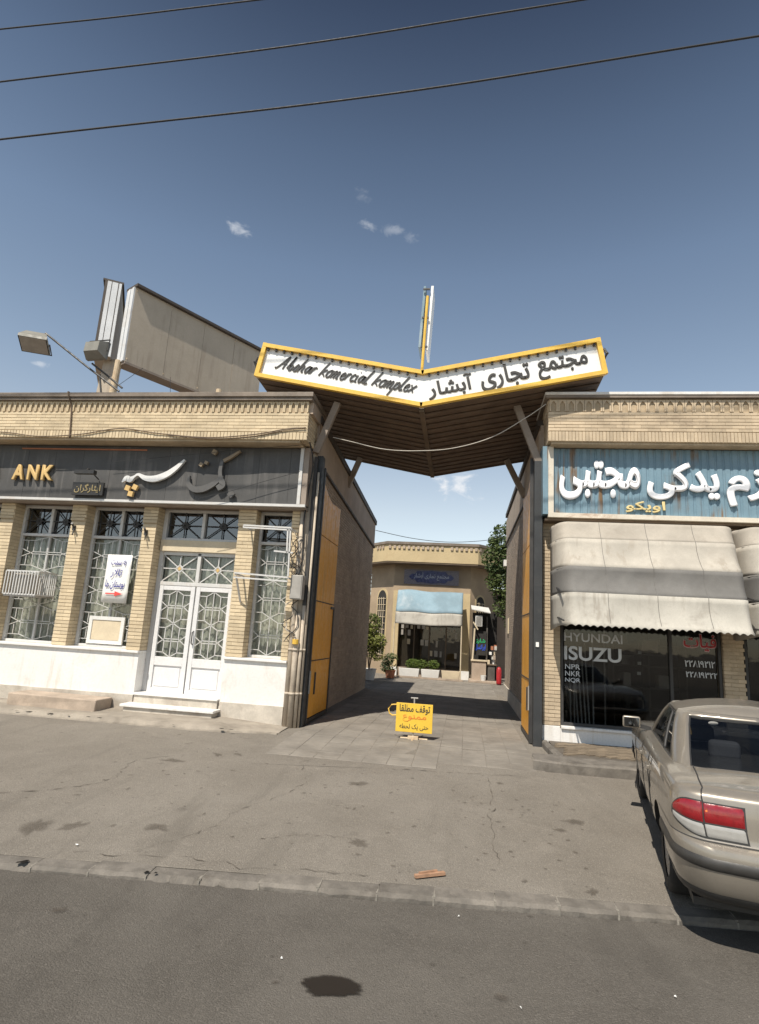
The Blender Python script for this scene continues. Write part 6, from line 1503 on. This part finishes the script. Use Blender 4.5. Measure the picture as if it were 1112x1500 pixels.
# shopfront glass with posters
m = MB(); m.box(FX0+0.28, FX1-0.30, FYY+0.30, FYY+0.308, 0.35, 3.5); m.build('shopfront_glass', 'm_glass_dark', far)
m = MB(); m.box(FX0+0.2, FX1-0.2, FYY+0.12, FYY+0.36, 0.0, 0.35); m.build('shopfront_base', 'm_stone', far)
m = MB(); m.box(FX0+0.2, FX1-0.2, FYY+0.40, FYY+0.48, 0, 3.5); m.build('shop_back', 'm_shutter', far)
for xx in (-2.1, -1.45, -0.75): m = MB(); m.box(xx-0.025, xx+0.025, FYY+0.26, FYY+0.30, 0.35, 3.5); m.build('mullion', 'm_brown', far)
for (xx, zz, w_, h_) in [(-2.62,1.95,.12,.16),(-2.42,1.98,.12,.14),(-2.22,1.95,.1,.15),(-1.92,1.97,.13,.14),(-1.72,1.97,.13,.14),(-1.55,1.95,.12,.13),(-2.62,1.68,.09,.22),(-2.32,1.66,.12,.24),(-2.33,1.30,.13,.22),(-1.75,1.28,.14,.24),(-1.56,1.27,.13,.24),(-1.13,1.24,.08,.26),(-0.97,1.9,.1,.14),(-0.62,1.9,.14,.13),(-0.40,1.88,.12,.12),(-0.33,1.62,.1,.26),(-1.35,.86,.1,.22),(-1.15,.85,.14,.24),(-0.95,.84,.08,.24),(-0.33,.82,.09,.22)]:
    m = MB(); m.box(xx-w_/2, xx+w_/2, FYY+0.262, FYY+0.27, zz, zz+h_); m.build('poster', rnd.choice(['m_poster', 'm_far_cream', 'm_poster', 'm_grey_box']), far)
# arched lattice windows on the chamfers
def arched(cx, cy, rz, w_, z0, z1):
    aw = empty('arched_window'); aw.parent = far
    mt = Matrix.Translation(Vector((cx, cy, 0))) @ Matrix.Rotation(rz, 4, 'Z')
    def T(p): return tuple(mt @ Vector(p))
    arc = [(-w_/2, z0), (w_/2, z0)] + [(w_/2*math.cos(math.pi*k/10), z1-w_*.6+w_*.6*math.sin(math.pi*k/10)) for k in range(11)]
    m = MB(); m.prism([T((p[0], -0.02, p[1])) for p in arc], (0,0,0), tuple((mt.to_3x3() @ Vector((0,-0.012,0)))[:])); m.build('dark_pane', 'm_interior', aw)
    arc2 = [(p[0]*1.28, p[1]+(0.08 if p[1] > z0 else -0.05)) for p in arc]
    m = MB(); m.prism([T((p[0], 0.0, p[1])) for p in arc2], (0,0,0), tuple((mt.to_3x3() @ Vector((0,-0.016,0)))[:])); m.build('surround', 'm_far_band', aw)
    m = MB()
    for k in range(1, 4): x = -w_/2+w_*k/4; m.bar(T((x, -0.05, z0)), T((x, -0.05, z1-w_*.5)), 0.022)
    nz_ = int((z1-z0-w_*.5)/0.26)
    for k in range(nz_+1): z = z0+(z1-w_*.6-z0)*k/nz_; m.bar(T((-w_/2, -0.052, z)), T((w_/2, -0.052, z)), 0.022)
    m.build('lattice', 'm_far_cream', aw)
a, b = Vector(poly[5]), Vector(poly[0]); mid = a.lerp(b, .55); arched(mid.x, mid.y, math.atan2((b-a).y, (b-a).x), 0.62, 0.8, 3.55)
a, b = Vector(poly[1]), Vector(poly[2]); mid = a.lerp(b, .42); arched(mid.x, mid.y, math.atan2((b-a).y, (b-a).x), 0.5, 2.2, 3.45)
rebase(far, (-1.4, 27, 0))
# its awning
aw = root('courtyard_awning', 'faded blue and cream awning over the courtyard shopfront', 'awning')
def aw_rows(p0, p1, n=40, bulge=0.05):
    rows = []
    for k in range(n+1):
        x = -2.80+2.72*k/n; e = min(k/n, 1-k/n); f = 1-0.12*max(0, 1-e/0.06)**2; row = []
        for q in range(7):
            t = q/6; y = p0[0]+(p1[0]-p0[0])*t; z = p0[1]+(p1[1]-p0[1])*t
            row.append((x, 25-(25-y)*f+bulge*noise.noise((x*1.4, z*1.6, 2)), z+0.06*noise.noise((x*1.1, z*2, 9))))
        rows.append(row)
    return rows
m = MB(); m.grid(aw_rows((24.85, 3.52), (24.25, 2.62))); o = m.build('blue_canvas', 'm_aw_blue', aw, smooth=True); o.modifiers.new('t', 'SOLIDIFY').thickness = 0.01
m = MB(); m.grid(aw_rows((24.25, 2.60), (24.10, 2.12))); o = m.build('cream_valance', 'm_canvas_cream', aw, smooth=True); o.modifiers.new('t', 'SOLIDIFY').thickness = 0.01
for xx in (-2.80, -0.10): m = MB(); m.tube([(xx, 24.12, 2.15), (xx, 24.12, 0.0)], 0.025, 8); m.build('pole', 'm_far_cream', aw)
rebase(aw, (-1.45, 24.8, 3.5))
m = MB(); m.bar((-2.85, 24.05, 0.05), (0.0, 24.05, 0.05), 0.05, 0.07); tag(m.build('floor_rail', 'm_stone'), 'low tan rail on the ground before the courtyard shopfront', 'rail')
# planters
for k, (x0_, x1_, mt) in enumerate(((-2.55, -1.72, 'm_white'), (-1.66, -0.92, 'm_white'), (-0.85, -0.12, 'm_far_cream'))):
    p = root('planter_box', ('leftmost white planter box with clipped green shrubs before the courtyard shop', 'second white planter box with clipped green shrubs before the courtyard shop', 'empty cream planter box at the right before the courtyard shop')[k], 'planter', 'planter boxes before the courtyard shop')
    m = MB(); m.box(x0_, x1_, 24.2, 24.55, 0.06, 0.38)
    for q, v in enumerate(m.v):
        if v[2] < 0.1: m.v[q] = (v[0]+(0.04 if v[0] < (x0_+x1_)/2 else -0.04), v[1]+(0.03 if v[1] < 24.4 else -0.03), v[2])
    bevel(m.build('box', mt, p), 0.015)
    m = MB(); m.box(x0_+.03, x1_-.03, 24.23, 24.52, 0.36, 0.385); m.build('soil', 'm_bark', p)
    if k < 2:
        for cx in ((x0_+x1_)/2+(.18 if k == 0 else -.25)-.1, (x0_+x1_)/2+.22 if k == 0 else (x0_+x1_)/2+.12):
            m = MB()
            for j in range(420):
                d = Vector((rnd.gauss(0, 1), rnd.gauss(0, 1), rnd.gauss(0, 1))).normalized()*rnd.uniform(.5, 1)**.5
                c = Vector((cx+d.x*.25, 24.38+d.y*.17, .56+d.z*.20+.07*noise.noise((d.x*2+cx, d.y, d.z*2)))); m.cur = rnd.random()
                u_ = Vector((rnd.gauss(0, 1), rnd.gauss(0, 1), rnd.gauss(0, 1))).normalized(); v_ = u_.orthogonal().normalized()
                m.add([c-u_*.03, c+v_*.014, c+u_*.03, c-v_*.014], [(0, 1, 2, 3)])
            m.build('shrub', 'm_leaf3', p, fix=False)
    rebase(p, ((x0_+x1_)/2, 24.4, 0.06))
def foliage(mb, blobs, n, size):
    tot = sum(b[3]*b[4]*b[5] for b in blobs)
    for (cx, cy, cz, rx, ry, rz) in blobs:
        for j in range(int(n*(rx*ry*rz)/tot)):
            d = Vector((rnd.gauss(0, 1), rnd.gauss(0, 1), rnd.gauss(0, 1))).normalized()*(rnd.random()**0.4)
            c = Vector((cx+d.x*rx, cy+d.y*ry, cz+d.z*rz)); 
            if noise.noise(c*2.3) < -0.22: continue
            mb.cur = min(1, max(0, 0.5+0.9*noise.noise(c*1.5)+rnd.uniform(-.3, .3)))
            u_ = Vector((rnd.gauss(0, 1), rnd.gauss(0, 1), rnd.gauss(0, .7)-.3)).normalized(); v_ = u_.orthogonal().normalized(); s_ = size*rnd.uniform(.6, 1.3)
            mb.add([c-u_*s_, c+v_*s_*.45, c+u_*s_, c-v_*s_*.45], [(0, 1, 2, 3)])
# tall tree beside the shop passage wall
tr = root('courtyard_tree', 'tall dense green tree rising behind the right passage wall', 'tree')
TX, TY = 1.75, 23.5
limbs = [[(TX, TY, 0), (TX+.05, TY, 1.2), (TX-.03, TY, 2.6), (TX+.05, TY, 4.2), (TX, TY, 5.4)], [(TX, TY, 2.2), (TX-.4, TY-.1, 3.0), (TX-.7, TY-.2, 3.9)], [(TX, TY, 2.8), (TX+.5, TY, 3.6), (TX+.8, TY+.1, 4.4)], [(TX, TY, 3.4), (TX-.35, TY+.2, 4.3), (TX-.6, TY+.3, 5.2)], [(TX, TY, 2.0), (TX+.3, TY-.5, 2.8), (TX+.4, TY-.8, 3.5)]]
m = MB()
for k, L in enumerate(limbs):
    P = catmull(L, 5); m.tube(P, [(.13 if k == 0 else .05)*(1-.8*i/len(P)) for i in range(len(P))], 8)
m.build('trunk', 'm_bark', tr, smooth=True)
m = MB(); foliage(m, [(TX-.15, TY, 5.6, .75, .8, .75), (TX-.3, TY-.1, 4.8, .85, .8, .8), (TX+.5, TY, 4.9, .8, .8, .9), (TX-.2, TY, 3.9, .78, .8, .8), (TX+.35, TY, 3.7, .9, .8, .8), (TX-.05, TY-.2, 3.0, .65, .7, .6), (TX+.2, TY-.3, 2.4, .5, .5, .4), (TX-.55, TY, 5.3, .4, .5, .5), (TX+.3, TY, 6.1, .5, .5, .4)], 9500, .085)
m.build('crown', 'm_leaf', tr, fix=False); rebase(tr, (TX, TY, 0))
# potted shrub on the left of the yard
ps = root('potted_shrub', 'straggly pale green shrub in a pot at the end of the left passage wall', 'plant')
SX, SY = -3.35, 21.6
m = MB(); m.lathe([(.001, 0), (.2, 0), (.27, .38), (.29, .40), (.25, .40), (.24, .34), (.001, .34)], (SX, SY, .02), 'z', 20); m.build('pot', 'm_white_wall', ps, smooth=False)
m = MB()
for k in range(7):
    a = k*0.9; m.tube(catmull([(SX, SY, .3), (SX+.1*math.cos(a), SY+.1*math.sin(a), .9), (SX+.35*math.cos(a), SY+.35*math.sin(a), 1.5+.12*k)], 4), .014, 5)
m.build('stem', 'm_bark', ps)
m = MB(); foliage(m, [(SX, SY, 1.95, .38, .38, .45), (SX+.2, SY-.1, 1.35, .40, .35, .4), (SX-.1, SY, 1.4, .4, .35, .4), (SX+.25, SY, .95, .33, .3, .3)], 2200, .06); m.build('foliage', 'm_leaf2', ps, fix=False); rebase(ps, (SX, SY, .02))
p2 = root('potted_shrub', 'low dark bush in a terracotta pot beside the straggly shrub', 'plant')
m = MB(); m.lathe([(.001, 0), (.15, 0), (.21, .28), (.23, .30), (.18, .30), (.001, .26)], (-2.78, 23.3, .02), 'z', 18); m.build('pot', 'm_terracotta', p2)
m = MB(); foliage(m, [(-2.78, 23.3, .62, .30, .3, .36), (-2.95, 23.3, .45, .25, .25, .25)], 900, .05); m.build('foliage', 'm_leaf', p2, fix=False); rebase(p2, (-2.78, 23.3, .02))
# kiosk corner on the right of the courtyard shop
kk = root('kiosk', 'small dark kiosk opening with white sloping hood against the courtyard shop corner', 'kiosk')
m = MB(); m.box(.34, 1.34, 25.15, 25.2, .10, 2.75); m.build('back_panel', 'm_interior', kk)
m = MB(); m.box(.90, .95, 24.7, 25.15, .10, 2.6); m.build('side_panel', 'm_interior_mid', kk)
m = MB(); m.add([(.26, 25.1, 3.05), (.98, 25.1, 2.98), (1.04, 24.3, 2.74), (.28, 24.3, 2.86)], [(0,1,2,3)]); o = m.build('hood', 'm_white', kk); o.modifiers.new('t', 'SOLIDIFY').thickness = .03
m = MB(); m.box(.34, .90, 24.4, 24.9, .10, .82); m.build('counter', 'm_side', kk)
m = MB(); m.box(.30, .93, 24.35, 24.95, .822, .87); m.build('counter_top', 'm_far_cream', kk)
m = MB(); m.bar((.36, 24.42, .87), (.42, 24.42, 2.1), .06, .05); m.bar((.36, 24.42, 2.35), (.55, 24.42, 2.05), .05, .05); m.build('prop', 'm_far_cream', kk)
rebase(kk, (.7, 24.8, .1))
m = MB(); m.box(.22, 1.36, 24.1, 25.2, 0, .10); tag(bevel(m.build('kiosk_step', 'm_stone'), .02), 'low grey stone step under the kiosk counter', 'step')
ns = root('neon_board', 'dark board with green and blue lettering in the kiosk opening', 'sign')
m = MB(); m.box(.44, .90, 24.64, 24.68, 1.05, 2.0); m.build('board', 'm_interior', ns)
text('lettering', 'شارژ', 'm_neon_green', ns, .47, .86, 1.50, 1.70, 24.635, .004, .03); text('lettering', 'ایرانسل', 'm_neon_blue', ns, .45, .88, 1.22, 1.48, 24.635, .004, .035)
rebase(ns, (.67, 24.66, 1.05))
ac = root('air_conditioner', 'white air conditioner box under the kiosk hood', 'air conditioner')
m = MB(); m.box(.44, .72, 24.45, 24.75, 2.18, 2.62); bevel(m.build('case', 'm_white', ac), .02)
m = MB()
for k in range(9): m.box(.47, .69, 24.437, 24.449, 2.23+k*.04, 2.25+k*.04)
m.build('louvres', 'm_grey_box', ac); rebase(ac, (.58, 24.6, 2.18))
m = MB(); m.lathe([(.001, 0), (.09, 0), (.115, .20), (.105, .20), (.08, .02), (.001, .02)], (.80, 24.22, .10), 'z', 18); tag(m.build('bucket', 'm_white'), 'small white bucket on the kiosk step', 'bucket')
fe = root('gas_bottle', 'red cylinder standing at the foot of the right passage wall end', 'cylinder')
m = MB(); m.lathe([(.001, 0), (.09, 0), (.10, .05), (.10, .52), (.07, .62), (.03, .65), (.001, .65)], (1.38, 23.9, .02), 'z', 18); m.build('body', 'm_red', fe, smooth=True)
m = MB(); m.tube([(1.38, 23.9, .66), (1.38, 23.9, .73)], .025, 8); m.build('valve', 'm_dark_metal', fe); rebase(fe, (1.38, 23.9, .02))
cb = root('goods_stand', 'dark cabinet stacked with small goods beside the red cylinder', 'stand')
m = MB(); m.box(.97, 1.24, 24.3, 24.8, .10, .70); m.build('cabinet', 'm_interior_mid', cb); m = MB(); m.box(.94, 1.30, 24.25, 24.8, .70, .74); m.build('top', 'm_brown', cb)
for k in range(12):
    xx = .95+rnd.uniform(0, .28); zz = .74+rnd.choice((0, .18, .36, .55)); m = MB(); m.box(xx, xx+.09, 24.3+rnd.uniform(0, .3), 24.75, zz, zz+rnd.uniform(.1, .2)); m.build('carton', rnd.choice(['m_paper', 'm_stone', 'm_terracotta', 'm_far_cream', 'm_curtain']), cb)
rebase(cb, (1.1, 24.5, .10))
# neighbours closing the yard
yb = root('yard_wall', 'shaded brown wall behind the kiosk and tree', 'wall')
m = MB(); m.box(.9, 9, 29.0, 29.3, 0, 3.9); m.build('wall', 'm_side', yb); m = MB(); m.box(.85, 9, 28.9, 29.4, 3.9, 4.05); m.build('coping', 'm_cap', yb); rebase(yb, (5, 29, 0))
yl = root('yard_building', 'dark low building glimpsed left of the courtyard shop', 'building')
m = MB(); m.box(-14, -4.9, 29, 34, 0, 3.3); m.build('wall', 'm_side', yl); m = MB(); m.box(-14, -4.8, 28.7, 34.2, 3.3, 3.55); m.build('roof', 'm_cap', yl)
for xx in (-6.4, -8.2): m = MB(); m.box(xx, xx+1.0, 28.96, 28.998, .9, 2.3); m.build('window', 'm_glass_sky', yl)
rebase(yl, (-9, 31, 0))
m = MB(); m.box(1.21, 1.30, 19.3, 19.6, 4.05, 4.25); tag(m.build('wall_lamp', 'm_white'), 'small white box lamp high on the end of the right passage wall', 'lamp')
m = MB(); m.box(1.29, 1.318, 18.2, 18.7, 1.9, 2.35); tag(m.build('wall_notice', 'm_far_cream'), 'small cream notice fixed near the end of the right passage wall', 'notice')

# ================================================================== LITTER
m = MB(); m.bar((-0.33, 5.14, gnd(5.1)+.02), (-0.10, 5.26, gnd(5.2)+.022), .035, .022); m.bar((-0.30, 5.17, gnd(5.1)+.036), (-0.16, 5.25, gnd(5.2)+.038), .018, .012)
tag(m.build('wood_offcut', 'm_wood'), 'splintered brown wood offcut lying near the kerb in mid foreground', 'wood')
for k, (x, y, sz, mt, nm) in enumerate([(-3.15, 4.98, .013, 'm_paper', 'crumpled white paper scrap near the big oil patch by the left kerb'), (0.02, 4.70, .007, 'm_paper', 'white paper fleck against the kerb below the wood offcut'), (-1.02, 3.86, .006, 'm_paper', 'white fleck on the road left of the dark oil puddle'), (0.36, 3.72, .006, 'm_paper', 'white fleck on the road right of the dark oil puddle'), (1.25, 4.05, .007, 'm_paper', 'white scrap on the road near the bottom right corner')]):
    z = gnd(y) if y > KY(x) else -.242
    m = MB(); P = [(x+sz*rnd.uniform(.6, 1.3)*math.cos(a), y+sz*rnd.uniform(.5, 1.2)*math.sin(a), z+.008+rnd.uniform(0, .012)) for a in (0, 1.1, 2.2, 3.3, 4.4, 5.4)]
    m.add([(x, y, z+.02)]+P, [(0, 1+q, 1+(q+1) % 6) for q in range(6)]); o = m.build('paper_scrap', mt, fix=False); o.modifiers.new('t', 'SOLIDIFY').thickness = .002; tag(o, nm, 'litter')
gr = MB()
for k in range(500):
    x = rnd.uniform(-6, 2.5); y = rnd.uniform(2.4, 9.3); z = gnd(y)+.004 if y > KY(x)+.15 else -.239
    if KY(x)-.05 < y < KY(x)+.2: continue
    s_ = rnd.uniform(.002, .006); gr.cur = rnd.random()
    gr.add([(x-s_, y, z-.002), (x+s_*.3, y-s_, z-.002), (x+s_, y+s_*.5, z-.002), (x, y, z+s_)], [(0,1,3),(1,2,3),(2,0,3)])
o = struct(gr.build('grit', 'm_kerb', fix=False), 'stuff'); o['label'] = 'loose grit scattered over road and forecourt'
